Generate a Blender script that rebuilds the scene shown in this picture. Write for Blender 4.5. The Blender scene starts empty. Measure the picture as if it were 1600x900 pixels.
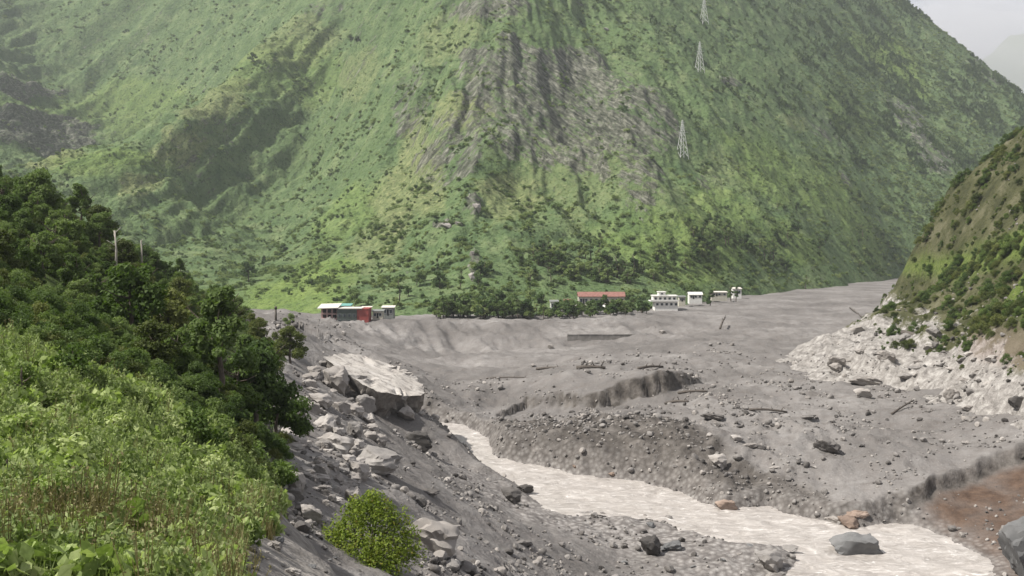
import bpy, bmesh, math, random
import numpy as np
from mathutils import Vector, Matrix, Euler

rnd = random.Random(7)
rs = np.random.RandomState(11)
scene = bpy.context.scene
COL = scene.collection

# ------------------------------------------------------------------ camera
FPX = 1716.0                      # focal length in pixels of the 1600 x 900 photograph
PITCH = math.atan(70.0 / FPX)     # looking slightly down
cam_data = bpy.data.cameras.new('camera')
cam = bpy.data.objects.new('camera', cam_data)
COL.objects.link(cam)
cam_data.sensor_width = 36.0
cam_data.lens = 36.0 * FPX / 1600.0
cam_data.clip_start = 0.2
cam_data.clip_end = 60000.0
cam.location = (0, 0, 0)
cam.rotation_euler = (math.pi / 2 - PITCH, 0, 0)
scene.camera = cam

# ------------------------------------------------------------------ sky
SUN_DIR = Vector((-0.60, -0.17, 0.78)).normalized()      # towards the sun: high, from the left
SUN_EL = math.asin(SUN_DIR.z)
SUN_ROT = math.atan2(SUN_DIR.x, SUN_DIR.y)
world = bpy.data.worlds.new('World')
scene.world = world
world.use_nodes = True
wn, wl = world.node_tree.nodes, world.node_tree.links
wn.clear()
w_out = wn.new('ShaderNodeOutputWorld')
w_bg = wn.new('ShaderNodeBackground')
w_sky = wn.new('ShaderNodeTexSky')
w_sky.sky_type = 'NISHITA'
w_sky.sun_disc = False
w_sky.sun_elevation = SUN_EL
w_sky.sun_rotation = SUN_ROT
w_sky.altitude = 2000.0
w_tc = wn.new('ShaderNodeTexCoord')
w_map = wn.new('ShaderNodeMapping')
w_map.inputs['Scale'].default_value = (1.0, 1.0, 2.6)
w_no = wn.new('ShaderNodeTexNoise')
w_no.inputs['Scale'].default_value = 2.6
w_no.inputs['Detail'].default_value = 7.0
w_no.inputs['Roughness'].default_value = 0.55
w_rp = wn.new('ShaderNodeValToRGB')
w_rp.color_ramp.elements[0].position = 0.30
w_rp.color_ramp.elements[0].color = (0.62, 0.62, 0.62, 1)
w_rp.color_ramp.elements[1].position = 0.62
w_rp.color_ramp.elements[1].color = (0.97, 0.97, 0.97, 1)
w_mix = wn.new('ShaderNodeMix')
w_mix.data_type = 'RGBA'
w_mix.inputs[7].default_value = (6.9, 6.85, 7.15, 1)     # broken pale cloud
wl.new(w_tc.outputs['Generated'], w_map.inputs['Vector'])
wl.new(w_map.outputs['Vector'], w_no.inputs['Vector'])
wl.new(w_no.outputs['Fac'], w_rp.inputs['Fac'])
wl.new(w_rp.outputs['Color'], w_mix.inputs[0])
wl.new(w_sky.outputs['Color'], w_mix.inputs[6])
wl.new(w_mix.outputs[2], w_bg.inputs['Color'])
w_bg.inputs['Strength'].default_value = 0.066
wl.new(w_bg.outputs['Background'], w_out.inputs['Surface'])

# ------------------------------------------------------------------ sun
sun_data = bpy.data.lights.new('sun', 'SUN')
sun_data.energy = 5.0
sun_data.angle = math.radians(0.8)
sun_data.color = (1.0, 0.955, 0.88)
sun = bpy.data.objects.new('sun', sun_data)
COL.objects.link(sun)
sun.rotation_euler = (-SUN_DIR).to_track_quat('-Z', 'Y').to_euler()

# ------------------------------------------------------------------ exposure
scene.view_settings.view_transform = 'Standard'
scene.view_settings.look = 'None'
scene.view_settings.gamma = 1.0
scene.view_settings.use_curve_mapping = False
scene.view_settings.exposure = 0.56
scene.cycles.use_denoising = True
scene.cycles.max_bounces = 5
scene.cycles.diffuse_bounces = 2
scene.cycles.glossy_bounces = 2
scene.cycles.transmission_bounces = 3
scene.cycles.volume_bounces = 0
scene.cycles.transparent_max_bounces = 6
scene.cycles.use_adaptive_sampling = True
scene.cycles.adaptive_threshold = 0.02

# ================================================================== helpers
CP, SP = math.cos(PITCH), math.sin(PITCH)

def at(px, py, d):
    """world point seen at photograph pixel (px, py) at the forward distance d"""
    u, v = (px - 800.0) / FPX, (450.0 - py) / FPX
    y = CP + v * SP
    z = -SP + v * CP
    return (u / y * d, d, z / y * d)

def proj(x, y, z):
    yy = y * CP - z * SP
    zz = y * SP + z * CP
    return 800 + FPX * x / yy, 450 - FPX * zz / yy

# ---- gradient noise in numpy
def _h(ix, iy, iz, seed):
    n = (ix.astype(np.int64) * 374761393 + iy.astype(np.int64) * 668265263 + iz.astype(np.int64) * 2147483647 + seed * 1274126177) & 0xFFFFFFFF
    n = ((n ^ (n >> 13)) * 1274126177) & 0xFFFFFFFF
    n = (n ^ (n >> 16)) & 0xFFFFFFFF
    return n

_G2 = np.array([(math.cos(a), math.sin(a)) for a in np.linspace(0, 2 * math.pi, 16, endpoint=False)])

def noise2(x, y, seed=0):
    x = np.asarray(x, float); y = np.asarray(y, float)
    ix, iy = np.floor(x), np.floor(y)
    fx, fy = x - ix, y - iy
    ix = ix.astype(np.int64); iy = iy.astype(np.int64)
    u = fx * fx * fx * (fx * (fx * 6 - 15) + 10)
    v = fy * fy * fy * (fy * (fy * 6 - 15) + 10)
    zr = np.zeros_like(ix)
    def g(dx, dy):
        h = _h(ix + dx, iy + dy, zr, seed) % 16
        gg = _G2[h]
        return gg[..., 0] * (fx - dx) + gg[..., 1] * (fy - dy)
    a = g(0, 0) * (1 - u) + g(1, 0) * u
    b = g(0, 1) * (1 - u) + g(1, 1) * u
    return (a * (1 - v) + b * v) * 1.5

def fbm(x, y, octv=4, seed=0, gain=0.5):
    s = 0.0; a = 1.0; t = 0.0
    for k in range(octv):
        s = s + a * noise2(x * 2 ** k + 17.3 * k, y * 2 ** k - 9.1 * k, seed + k)
        t += a; a *= gain
    return s / t

def ridged(x, y, octv=4, seed=0, gain=0.5):
    s = 0.0; a = 1.0; t = 0.0
    for k in range(octv):
        s = s + a * (1 - 2 * np.abs(noise2(x * 2 ** k + 7.7 * k, y * 2 ** k + 3.3 * k, seed + k)))
        t += a; a *= gain
    return s / t

def sstep(a, b, x):
    t = np.clip((x - a) / (b - a), 0, 1)
    return t * t * (3 - 2 * t)

# ---- thin-plate surface through control points
class TPS:
    def __init__(self, pts, smooth=0.0, scale=300.0):
        P = np.array(pts, float)
        self.sc = scale
        self.c = P[:, :2] / scale
        n = len(P)
        d = np.linalg.norm(self.c[:, None] - self.c[None], axis=2)
        K = self.k(d) + np.eye(n) * smooth
        L = np.zeros((n + 3, n + 3))
        L[:n, :n] = K
        L[:n, n] = 1; L[:n, n + 1:] = self.c
        L[n, :n] = 1; L[n + 1:, :n] = self.c.T
        r = np.zeros(n + 3); r[:n] = P[:, 2]
        self.w = np.linalg.solve(L, r)
    @staticmethod
    def k(d):
        return d * d * np.log(np.maximum(d, 1e-9))
    def __call__(self, x, y):
        X = np.stack([np.asarray(x, float).ravel(), np.asarray(y, float).ravel()], 1) / self.sc
        out = np.empty(len(X)); n = len(self.c)
        for i in range(0, len(X), 40000):
            q = X[i:i + 40000]
            d2 = ((q[:, None] - self.c[None]) ** 2).sum(2)
            out[i:i + 40000] = (0.5 * d2 * np.log(np.maximum(d2, 1e-18))) @ self.w[:n] + self.w[n] + q @ self.w[n + 1:]
        return out.reshape(np.shape(x))

# ---- a terrain sheet on a grid that gets coarser with distance
class Field:
    def __init__(self, t0, t1, nc, y0, y1, nr):
        self.t0, self.t1, self.nc, self.y0, self.y1, self.nr = t0, t1, nc, y0, y1, nr
        T = np.linspace(t0, t1, nc)
        Y = np.exp(np.linspace(math.log(y0), math.log(y1), nr))
        self.Y, self.T = np.meshgrid(Y, T, indexing='ij')
        self.X = self.T * (self.Y + 6.0)
    def z(self, x, y):
        x = np.asarray(x, float); y = np.asarray(y, float)
        c = (x / (y + 6.0) - self.t0) / (self.t1 - self.t0) * (self.nc - 1)
        r = (np.log(np.maximum(y, 1e-3)) - math.log(self.y0)) / (math.log(self.y1) - math.log(self.y0)) * (self.nr - 1)
        bad = (c < 0) | (c > self.nc - 1) | (r < 0) | (r > self.nr - 1)
        c = np.clip(c, 0, self.nc - 1.001); r = np.clip(r, 0, self.nr - 1.001)
        ci, ri = c.astype(int), r.astype(int)
        fc, fr = c - ci, r - ri
        Z = self.Z
        v = (Z[ri, ci] * (1 - fc) + Z[ri, ci + 1] * fc) * (1 - fr) + (Z[ri + 1, ci] * (1 - fc) + Z[ri + 1, ci + 1] * fc) * fr
        return np.where(bad, -1e4, v)
    def build(self, name, mat, mask=None, keep=None):
        nr, nc = self.nr, self.nc
        V = np.stack([self.X.ravel(), self.Y.ravel(), self.Z.ravel()], 1)
        i = np.arange(nr * nc).reshape(nr, nc)
        F = np.stack([i[:-1, :-1], i[:-1, 1:], i[1:, 1:], i[1:, :-1]], -1).reshape(-1, 4)
        if keep is not None:
            kq = keep[:-1, :-1] | keep[1:, 1:] | keep[:-1, 1:] | keep[1:, :-1]
            F = F[kq.ravel()]
            used = np.zeros(nr * nc, bool); used[F.ravel()] = True
            remap = np.cumsum(used) - 1
            V = V[used]; F = remap[F]
            if mask is not None: mask = mask.reshape(-1, mask.shape[-1])[used]
        me = mesh_np(name, V, F, mat, smooth=True)
        if mask is not None:
            mask = mask.reshape(-1, mask.shape[-1])
            ca = me.attributes.new('mask', 'FLOAT_COLOR', 'POINT')
            ca.data.foreach_set('color', np.concatenate([mask, np.ones((len(mask), 4 - mask.shape[1]))], 1).astype(np.float32).ravel())
        o = bpy.data.objects.new(name, me)
        COL.objects.link(o)
        o['kind'] = 'structure'
        return o

def mesh_np(name, V, F, mat=None, smooth=False):
    me = bpy.data.meshes.new(name)
    V = np.asarray(V, np.float32); F = np.asarray(F, np.int32)
    k = F.shape[1]
    me.vertices.add(len(V)); me.vertices.foreach_set('co', V.ravel())
    me.loops.add(F.size); me.loops.foreach_set('vertex_index', F.ravel())
    me.polygons.add(len(F))
    me.polygons.foreach_set('loop_start', np.arange(0, F.size, k, dtype=np.int32))
    try: me.polygons.foreach_set('loop_total', np.full(len(F), k, np.int32))
    except Exception: pass
    if smooth: me.polygons.foreach_set('use_smooth', np.ones(len(F), bool))
    me.update(calc_edges=True)
    if mat: me.materials.append(mat)
    return me

# ---- scene objects
def link(o, parent=None):
    COL.objects.link(o)
    if parent: o.parent = parent
    return o

def tag(o, label=None, cat=None, group=None, kind=None):
    if label: o['label'] = label
    if cat: o['category'] = cat
    if group: o['group'] = group
    if kind: o['kind'] = kind
    return o

def thing(name, label, cat, loc=(0, 0, 0), rotz=0.0, group=None):
    o = link(bpy.data.objects.new(name, None))
    o.location = loc; o.rotation_euler = (0, 0, rotz)
    return tag(o, label, cat, group)

def part(name, me, parent, loc=(0, 0, 0), rot=(0, 0, 0), scale=(1, 1, 1)):
    o = link(bpy.data.objects.new(name, me), parent)
    o.location = loc; o.rotation_euler = rot; o.scale = scale
    return o

class MB:
    """collects boxes, bars and tubes into one mesh"""
    def __init__(self): self.v, self.f = [], []
    def _add(self, vs, fs):
        b = len(self.v)
        self.v += [tuple(p) for p in vs]; self.f += [tuple(b + i for i in q) for q in fs]
        return self
    def box(self, x0, x1, y0, y1, z0, z1):
        vs = [(x0, y0, z0), (x1, y0, z0), (x1, y1, z0), (x0, y1, z0), (x0, y0, z1), (x1, y0, z1), (x1, y1, z1), (x0, y1, z1)]
        return self._add(vs, [(0, 3, 2, 1), (4, 5, 6, 7), (0, 1, 5, 4), (1, 2, 6, 5), (2, 3, 7, 6), (3, 0, 4, 7)])
    def hexa(self, vs):
        return self._add(vs, [(0, 3, 2, 1), (4, 5, 6, 7), (0, 1, 5, 4), (1, 2, 6, 5), (2, 3, 7, 6), (3, 0, 4, 7)])
    def tube(self, pts, rad, n=7, cap=True):
        pts = [Vector(p) for p in pts]
        rings = []
        for i, p in enumerate(pts):
            a = pts[max(i - 1, 0)]; b = pts[min(i + 1, len(pts) - 1)]
            d = (b - a).normalized()
            u = d.orthogonal().normalized() if i == 0 else (u - d * u.dot(d)).normalized()
            w = d.cross(u)
            r = rad[i] if hasattr(rad, '__len__') else rad
            rings.append([p + (u * math.cos(2 * math.pi * k / n) + w * math.sin(2 * math.pi * k / n)) * r for k in range(n)])
        vs = [q for r in rings for q in r]
        fs = []
        for i in range(len(pts) - 1):
            for k in range(n):
                fs.append((i * n + k, i * n + (k + 1) % n, (i + 1) * n + (k + 1) % n, (i + 1) * n + k))
        if cap:
            fs.append(tuple(range(n - 1, -1, -1)))
            fs.append(tuple((len(pts) - 1) * n + k for k in range(n)))
        return self._add(vs, fs)
    def mesh(self, name, mat, smooth=False):
        me = bpy.data.meshes.new(name)
        me.from_pydata(self.v, [], self.f)
        if smooth: me.polygons.foreach_set('use_smooth', [True] * len(me.polygons))
        if mat: me.materials.append(mat)
        me.update()
        return me

# ================================================================== materials
def srgb(r, g, b):
    f = lambda c: (c / 255 / 12.92) if c / 255 <= 0.04045 else ((c / 255 + 0.055) / 1.055) ** 2.4
    return (f(r), f(g), f(b), 1)

class NT:
    def __init__(self, name):
        self.m = bpy.data.materials.new(name); self.m.use_nodes = True
        self.n, self.l = self.m.node_tree.nodes, self.m.node_tree.links
        self.n.clear()
        self.out = self.n.new('ShaderNodeOutputMaterial')
        self.p = self.n.new('ShaderNodeBsdfPrincipled')
        self.l.new(self.p.outputs[0], self.out.inputs['Surface'])
    def link(self, a, b): self.l.new(a, b)
    def coord(self, kind='Object', scale=None, rot=None):
        t = self.n.new('ShaderNodeTexCoord').outputs[kind]
        if scale or rot:
            m = self.n.new('ShaderNodeMapping')
            if scale: m.inputs['Scale'].default_value = scale
            if rot: m.inputs['Rotation'].default_value = rot
            self.link(t, m.inputs['Vector']); t = m.outputs[0]
        return t
    def geo(self, scale=None, rot=None):
        t = self.n.new('ShaderNodeNewGeometry').outputs['Position']
        if scale or rot:
            m = self.n.new('ShaderNodeMapping')
            if scale: m.inputs['Scale'].default_value = scale
            if rot: m.inputs['Rotation'].default_value = rot
            self.link(t, m.inputs['Vector']); t = m.outputs[0]
        return t
    def noise(self, vec, scale, detail=4, rough=0.55, dist=0.0):
        t = self.n.new('ShaderNodeTexNoise')
        t.inputs['Scale'].default_value = scale; t.inputs['Detail'].default_value = detail
        t.inputs['Roughness'].default_value = rough; t.inputs['Distortion'].default_value = dist
        self.link(vec, t.inputs['Vector'])
        return t.outputs['Fac']
    def voro(self, vec, scale, feature='F1'):
        t = self.n.new('ShaderNodeTexVoronoi'); t.feature = feature
        t.inputs['Scale'].default_value = scale
        self.link(vec, t.inputs['Vector'])
        return t.outputs['Distance']
    def ramp(self, fac, *stops):
        r = self.n.new('ShaderNodeValToRGB')
        e = r.color_ramp.elements
        while len(e) < len(stops): e.new(0.5)
        for k, (p, c) in enumerate(stops):
            e[k].position = p
            e[k].color = c if hasattr(c, '__len__') else (c, c, c, 1)
        self.link(fac, r.inputs['Fac'])
        return r.outputs['Color']
    def mix(self, fac, a, b, mode='MIX'):
        m = self.n.new('ShaderNodeMix'); m.data_type = 'RGBA'; m.blend_type = mode
        for s, i in ((fac, 0), (a, 6), (b, 7)):
            if hasattr(s, 'is_linked'): self.link(s, m.inputs[i])
            else: m.inputs[i].default_value = s
        return m.outputs[2]
    def math(self, op, a, b=0.0):
        m = self.n.new('ShaderNodeMath'); m.operation = op; m.use_clamp = False
        for s, i in ((a, 0), (b, 1)):
            if hasattr(s, 'is_linked'): self.link(s, m.inputs[i])
            else: m.inputs[i].default_value = s
        return m.outputs[0]
    def attr(self, name):
        a = self.n.new('ShaderNodeAttribute'); a.attribute_name = name
        s = self.n.new('ShaderNodeSeparateColor')
        self.link(a.outputs['Color'], s.inputs[0])
        return s.outputs
    def rand(self): return self.n.new('ShaderNodeObjectInfo').outputs['Random']
    def bump(self, h, strength=0.5, dist=1.0, prev=None):
        b = self.n.new('ShaderNodeBump')
        b.inputs['Strength'].default_value = strength; b.inputs['Distance'].default_value = dist
        self.link(h, b.inputs['Height'])
        if prev is not None: self.link(prev, b.inputs['Normal'])
        return b.outputs['Normal']
    def done(self, color=None, rough=0.9, normal=None, spec=0.2):
        if color is not None:
            if hasattr(color, 'is_linked'): self.link(color, self.p.inputs['Base Color'])
            else: self.p.inputs['Base Color'].default_value = color
        if hasattr(rough, 'is_linked'): self.link(rough, self.p.inputs['Roughness'])
        else: self.p.inputs['Roughness'].default_value = rough
        self.p.inputs['Specular IOR Level'].default_value = spec
        if normal is not None: self.link(normal, self.p.inputs['Normal'])
        return self.m

def c3(r, g, b): return (r, g, b, 1)

def leaf_mat(name, dark, mid, light, transl=0.3, clump=0.9, warm=None):
    """leaf colour varies from plant to plant and from clump to clump"""
    t = NT(name)
    co = t.coord('Object')
    n1 = t.noise(co, clump, 2, 0.5)
    n2 = t.noise(co, clump * 6, 2, 0.6)
    r = t.rand()
    f = t.math('ADD', t.math('MULTIPLY', n1, 0.5), t.math('ADD', t.math('MULTIPLY', n2, 0.4), t.math('MULTIPLY', r, 0.45)))
    col = t.ramp(f, (0.38, dark), (0.62, mid), (0.92, light))
    if warm:
        col = t.mix(t.ramp(t.noise(co, clump * 3, 2), (0.58, 0.0), (0.72, 0.75)), col, warm)
    t.done(col, 0.62, spec=0.12)
    tr = t.n.new('ShaderNodeBsdfTranslucent')
    t.link(t.mix(1.0, col, c3(1.0, 1.15, 0.55), 'MULTIPLY'), tr.inputs['Color'])
    ms = t.n.new('ShaderNodeMixShader'); ms.inputs[0].default_value = transl
    t.link(t.p.outputs[0], ms.inputs[1]); t.link(tr.outputs[0], ms.inputs[2])
    t.link(ms.outputs[0], t.out.inputs['Surface'])
    return t.m

# ---------------------------------------------------------------- terrain materials
def mountain_material():
    t = NT('mountain_slope')
    P = t.geo()
    m = t.attr('mask')                       # rock, dry grass, lush
    n_big = t.noise(P, 0.012, 4, 0.55)
    n_mid = t.noise(P, 0.05, 5, 0.62)
    n_sm = t.noise(P, 0.22, 4, 0.65)
    grass = t.ramp(n_mid, (0.30, c3(.060, .098, .044)), (0.5, c3(.108, .156, .068)), (0.70, c3(.180, .220, .106)))
    grass = t.mix(t.ramp(n_big, (0.42, 0.0), (0.60, 0.55)), grass, c3(.095, .140, .058))
    dry = t.ramp(n_sm, (0.3, c3(.118, .142, .058)), (0.7, c3(.240, .258, .122)))
    lush = t.ramp(n_mid, (0.3, c3(.100, .155, .040)), (0.7, c3(.185, .245, .070)))
    def stretched(theta, sc):
        v = t.geo(rot=(0, math.radians(theta), 0))
        mp = t.n.new('ShaderNodeMapping'); mp.inputs['Scale'].default_value = sc
        t.link(v, mp.inputs['Vector']); return mp.outputs[0]
    sepx = t.n.new('ShaderNodeSeparateXYZ'); t.link(P, sepx.inputs[0])
    side = t.ramp(t.math('ADD', t.math('MULTIPLY', sepx.outputs['X'], 0.012), 0.75), (0.3, 0.0), (0.7, 1.0))
    va, vb_ = stretched(-38, (0.16, 0.35, 1.0)), stretched(52, (0.16, 0.35, 1.0))
    strata = t.mix(side, t.noise(vb_, 0.16, 6, 0.72, .6), t.noise(va, 0.16, 6, 0.72, .6))
    strata2 = t.mix(side, t.noise(vb_, 0.40, 4, 0.7, .4), t.noise(va, 0.40, 4, 0.7, .4))
    rock = t.ramp(strata2, (0.36, c3(.040, .042, .034)), (0.5, c3(.098, .098, .080)), (0.66, c3(.255, .250, .212)))
    col = t.mix(t.ramp(t.math('ADD', m[1], t.math('MULTIPLY', t.math('SUBTRACT', n_sm, 0.5), 0.9)), (0.25, 0.0), (0.85, 0.9)), grass, dry)
    col = t.mix(m[2], col, lush)
    # small dark tufts and shrubs spotted through the grass
    streak = t.mix(0.5, strata2, t.noise(t.geo(scale=(1.0, 0.22, 0.30)), 0.30, 4, 0.7))
    col = t.mix(t.ramp(streak, (0.57, 0.0), (0.70, 0.5)), col, c3(.270, .300, .150))
    col = t.mix(t.ramp(streak, (0.30, 0.6), (0.42, 0.0)), col, c3(.060, .080, .030))
    tuft = t.noise(P, 0.30, 4, 0.65)
    col = t.mix(t.ramp(tuft, (0.53, 0.0), (0.62, 0.75)), col, c3(.040, .066, .024))
    rk = t.math('ADD', t.math('MULTIPLY', m[0], 0.80), t.math('MULTIPLY', t.math('SUBTRACT', strata, 0.5), 2.4))
    rk = t.math('ADD', rk, t.math('MULTIPLY', t.math('SUBTRACT', n_sm, 0.5), 0.9))
    col = t.mix(t.ramp(rk, (0.38, 0.0), (0.60, 0.9)), col, rock)
    b1 = t.bump(n_sm, 0.9, 3.6)
    b2 = t.bump(t.noise(P, 0.75, 3, 0.6), 0.5, 0.9, b1)
    b2 = t.bump(strata2, 0.7, 2.2, b2)
    return t.done(col, 0.95, b2, 0.05)

def debris_material():
    t = NT('debris_mud')
    P = t.geo()
    m = t.attr('mask')                       # cut bank soil with painted shade, brown earth, gravel
    n1 = t.noise(P, 0.035, 5, 0.6)
    n2 = t.noise(P, 0.35, 5, 0.65)
    n3 = t.noise(P, 2.2, 4, 0.6)
    col = t.ramp(n1, (0.34, c3(.112, .105, .100)), (0.50, c3(.170, .160, .153)), (0.66, c3(.238, .226, .217)))
    n4 = t.noise(t.geo(scale=(0.6, 1.5, 1.0)), 0.11, 5, 0.68, .8)
    col = t.mix(t.ramp(n4, (0.56, 0.0), (0.68, 0.7)), col, c3(.110, .098, .090))
    col = t.mix(t.ramp(n2, (0.35, 0.6), (0.62, 0.0)), col, c3(.140, .126, .117))
    col = t.mix(t.ramp(n3, (0.60, 0.0), (0.74, 0.6)), col, c3(.350, .330, .315))
    col = t.mix(t.ramp(n3, (0.26, 0.7), (0.40, 0.0)), col, c3(.100, .090, .084))
    shaded_soil = t.ramp(n2, (0.32, c3(.034, .030, .027)), (0.5, c3(.072, .064, .057)), (0.72, c3(.165, .150, .137)))  # wet soil, darkened further to paint in the bank's shaded side
    col = t.mix(m[0], col, shaded_soil)
    brown = t.ramp(t.noise(t.geo(scale=(1, 1, .3)), 0.5, 5, 0.7), (0.3, c3(.058, .038, .028)), (0.7, c3(.128, .085, .061)))
    col = t.mix(m[1], col, brown)
    grav = t.ramp(t.voro(P, 1.1), (0.1, c3(.34, .325, .31)), (0.45, c3(.21, .195, .185)), (0.8, c3(.11, .10, .095)))
    col = t.mix(t.math('MULTIPLY', m[2], 0.8), col, grav)
    b = t.bump(n2, 0.6, 1.1)
    b = t.bump(n3, 0.55, 0.25, b)
    return t.done(col, 0.92, b, 0.15)

def left_hill_material():
    t = NT('vegetated_soil')
    P = t.geo()
    n1 = t.noise(P, 0.5, 5, 0.65)
    m = t.attr('mask')
    col = t.ramp(n1, (0.3, c3(.030, .042, .014)), (0.5, c3(.060, .085, .026)), (0.72, c3(.110, .135, .045)))
    col = t.mix(m[0], col, t.ramp(t.noise(P, 1.5, 5, .7), (0.3, c3(.12, .11, .10)), (0.7, c3(.30, .28, .26))))
    return t.done(col, 0.95, t.bump(n1, 0.8, 0.5), 0.05)

def right_hill_material():
    t = NT('rocky_hillside')
    P = t.geo()
    m = t.attr('mask')                       # pale rock, moss green, reddish soil
    n1 = t.noise(P, 0.09, 5, 0.62)
    n2 = t.noise(P, 0.5, 5, 0.68)
    base = t.ramp(n1, (0.33, c3(.034, .038, .018)), (0.5, c3(.072, .074, .036)), (0.68, c3(.135, .128, .080)))
    base = t.mix(m[1], base, t.ramp(n2, (0.3, c3(.060, .092, .020)), (0.7, c3(.135, .165, .050))))
    rock = t.ramp(n2, (0.28, c3(.130, .120, .110)), (0.5, c3(.265, .248, .232)), (0.70, c3(.440, .420, .395)))
    f = t.math('ADD', m[0], t.math('MULTIPLY', t.math('SUBTRACT', n2, 0.5), 0.9))
    col = t.mix(t.ramp(f, (0.36, 0.0), (0.6, 1.0)), base, rock)
    col = t.mix(m[2], col, c3(.215, .165, .140))
    b = t.bump(n2, 0.8, 1.4)
    b = t.bump(t.noise(P, 2.4, 4, .6), 0.5, .3, b)
    return t.done(col, 0.93, b, 0.08)

def water_material():
    t = NT('silty_water')
    P = t.geo()
    ws = t.noise(t.geo(scale=(0.55, 0.9, 1.0), rot=(0, 0, math.radians(25))), 0.55, 5, 0.65, 1.2)
    fo = t.noise(t.geo(scale=(0.42, 1.0, 1.0), rot=(0, 0, math.radians(25))), 0.62, 6, 0.72, 2.2)
    col = t.ramp(ws, (0.30, c3(.27, .245, .225)), (0.52, c3(.38, .350, .325)), (0.72, c3(.50, .470, .442)))
    col = t.mix(t.ramp(fo, (0.55, 0.0), (0.68, 0.9)), col, c3(.74, .715, .69))
    b = t.bump(ws, 0.55, 0.9)
    b = t.bump(fo, 0.4, 0.3, b)
    return t.done(col, 0.35, b, 0.35)

M_MOUNT = mountain_material(); M_DEBRIS = debris_material(); M_LEFT = left_hill_material()
M_RIGHT = right_hill_material(); M_WATER = water_material()

# ================================================================== the mountain
A = [(-300, 470, 640), (0, 480, 640), (200, 482, 640), (300, 482, 650), (420, 480, 650), (500, 488, 600), (560, 488, 590), (650, 492, 565), (740, 494, 555), (850, 490, 560),
     (920, 480, 610), (1035, 472, 650), (1150, 462, 750), (1250, 450, 880), (1320, 441, 1000), (1395, 432, 1180), (1460, 430, 1230), (1600, 420, 1300),
     # central spur
     (745, 440, 640), (748, 400, 690), (755, 350, 745), (745, 300, 800), (730, 240, 865), (740, 190, 915), (760, 130, 975), (780, 70, 1040), (790, 0, 1110), (795, -120, 1230), (800, -300, 1450),
     # its left flank
     (640, 430, 680), (640, 400, 725), (560, 450, 650), (560, 400, 760), (520, 430, 715), (600, 300, 925), (660, 300, 868), (650, 200, 1000), (560, 200, 1100), (650, 100, 1120), (560, 60, 1270), (640, 0, 1230), (660, -120, 1350),
     # gully
     (400, 452, 700), (400, 420, 825), (420, 380, 985), (440, 330, 1110), (470, 270, 1200), (500, 200, 1285), (530, 120, 1365), (545, 40, 1450), (550, -60, 1570),
     # second spur
     (480, 40, 1450), (420, 90, 1345), (350, 160, 1205), (300, 215, 1110), (240, 275, 1020), (190, 320, 955), (130, 380, 870), (60, 440, 780),
     (320, 330, 1080), (380, 265, 1165), (430, 200, 1230), (300, 400, 890), (350, 380, 955),
     # hollow left of it
     (190, 225, 1600), (150, 130, 1760), (250, 80, 1770), (100, 290, 1450), (320, 20, 1760), (60, 60, 1830), (130, 345, 1180), (230, 310, 1350), (330, 190, 1480),
     (-20, 90, 1600), (20, 170, 1450), (60, 245, 1330), (-100, 160, 1400), (-250, 60, 1450), (0, 335, 1120), (-250, 300, 1000),
     (0, -20, 1880), (200, -60, 1930), (400, -60, 1800), (-250, -80, 1800),
     # right flank
     (870, 440, 655), (900, 390, 750), (860, 335, 825), (880, 250, 940), (900, 180, 1015), (900, 100, 1085), (900, 20, 1195), (910, -100, 1350),
     (1000, 410, 720), (1000, 350, 770), (1000, 265, 845), (1000, 180, 1000), (1000, 80, 1160), (1000, -20, 1320),
     (1100, 430, 745), (1100, 350, 860), (1075, 245, 990), (1098, 110, 1230), (1100, 20, 1400), (1100, -80, 1560),
     (1200, 430, 820), (1200, 330, 985), (1200, 220, 1165), (1200, 120, 1350), (1200, 20, 1560),
     (1300, 415, 970), (1300, 350, 1090), (1300, 250, 1270), (1300, 150, 1460), (1300, 50, 1680), (1300, -40, 1880),
     (1390, 415, 1180), (1400, 350, 1280), (1400, 260, 1440), (1400, 150, 1660), (1400, 60, 1850), (1410, 0, 2000),
     (1480, 350, 1330), (1480, 250, 1500), (1480, 160, 1720), (1500, 75, 1950), (1580, 140, 1900), (1650, 200, 1850), (1780, 280, 1800), (1560, 250, 1620), (1600, 320, 1500)]
AP = [at(*p) for p in A]
for p in [(1410, 0, 2000), (1500, 75, 1950), (1580, 140, 1900), (1650, 200, 1850), (1780, 280, 1800)]:
    x, y, z = at(*p); AP.append((x * 1.2, y + 330, z - 240))
AP += [(-300, 2300, 560), (200, 2300, 640), (700, 2350, 480), (-900, 2000, 420)]
tpsA = TPS(AP, smooth=0.0006)
fa = Field(-0.60, 0.58, 860, 540.0, 2350.0, 640)
X, Y = fa.X, fa.Y
Z = tpsA(X, Y)
Z = np.where(Z > 520, 520 + 100 * np.tanh((Z - 520) / 100), Z)
up = sstep(-34, 10, Z)                                    # relief grows from the foot upwards
gul = ridged((X + 0.75 * Z * np.tanh((X + 10) / 120)) / 80 + 0.35 * fbm(X / 120, Y / 120, 2, 5), Y / 300, 3, 21)
Z = Z + up * (gul - 0.25) * (19 - 9 * sstep(180, 420, X))
s_r = (Z * 0.75 + X * 0.62)
s_l = (Z * 0.75 - X * 0.55)
wr = sstep(-60, 20, X) * sstep(700, 420, X)
wl_ = sstep(0, -70, X) * sstep(-420, -220, X)
wob = 5 * fbm(X / 35, Y / 60, 3, 31)
Z = Z + up * (wr * 5.0 * ridged((s_r + wob) / 21, Y / 150, 2, 41) + wl_ * 3.4 * ridged((s_l + wob) / 24, Y / 150, 2, 42))
Z = Z + up * (8.0 * fbm(X / 70, Y / 110, 4, 51) + 3.4 * fbm(X / 18, Y / 26, 3, 52) + 1.7 * fbm(X / 6.5, Y / 9, 2, 53) + 1.0 * ridged(X / 9, Y / 26, 2, 55))
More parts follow.
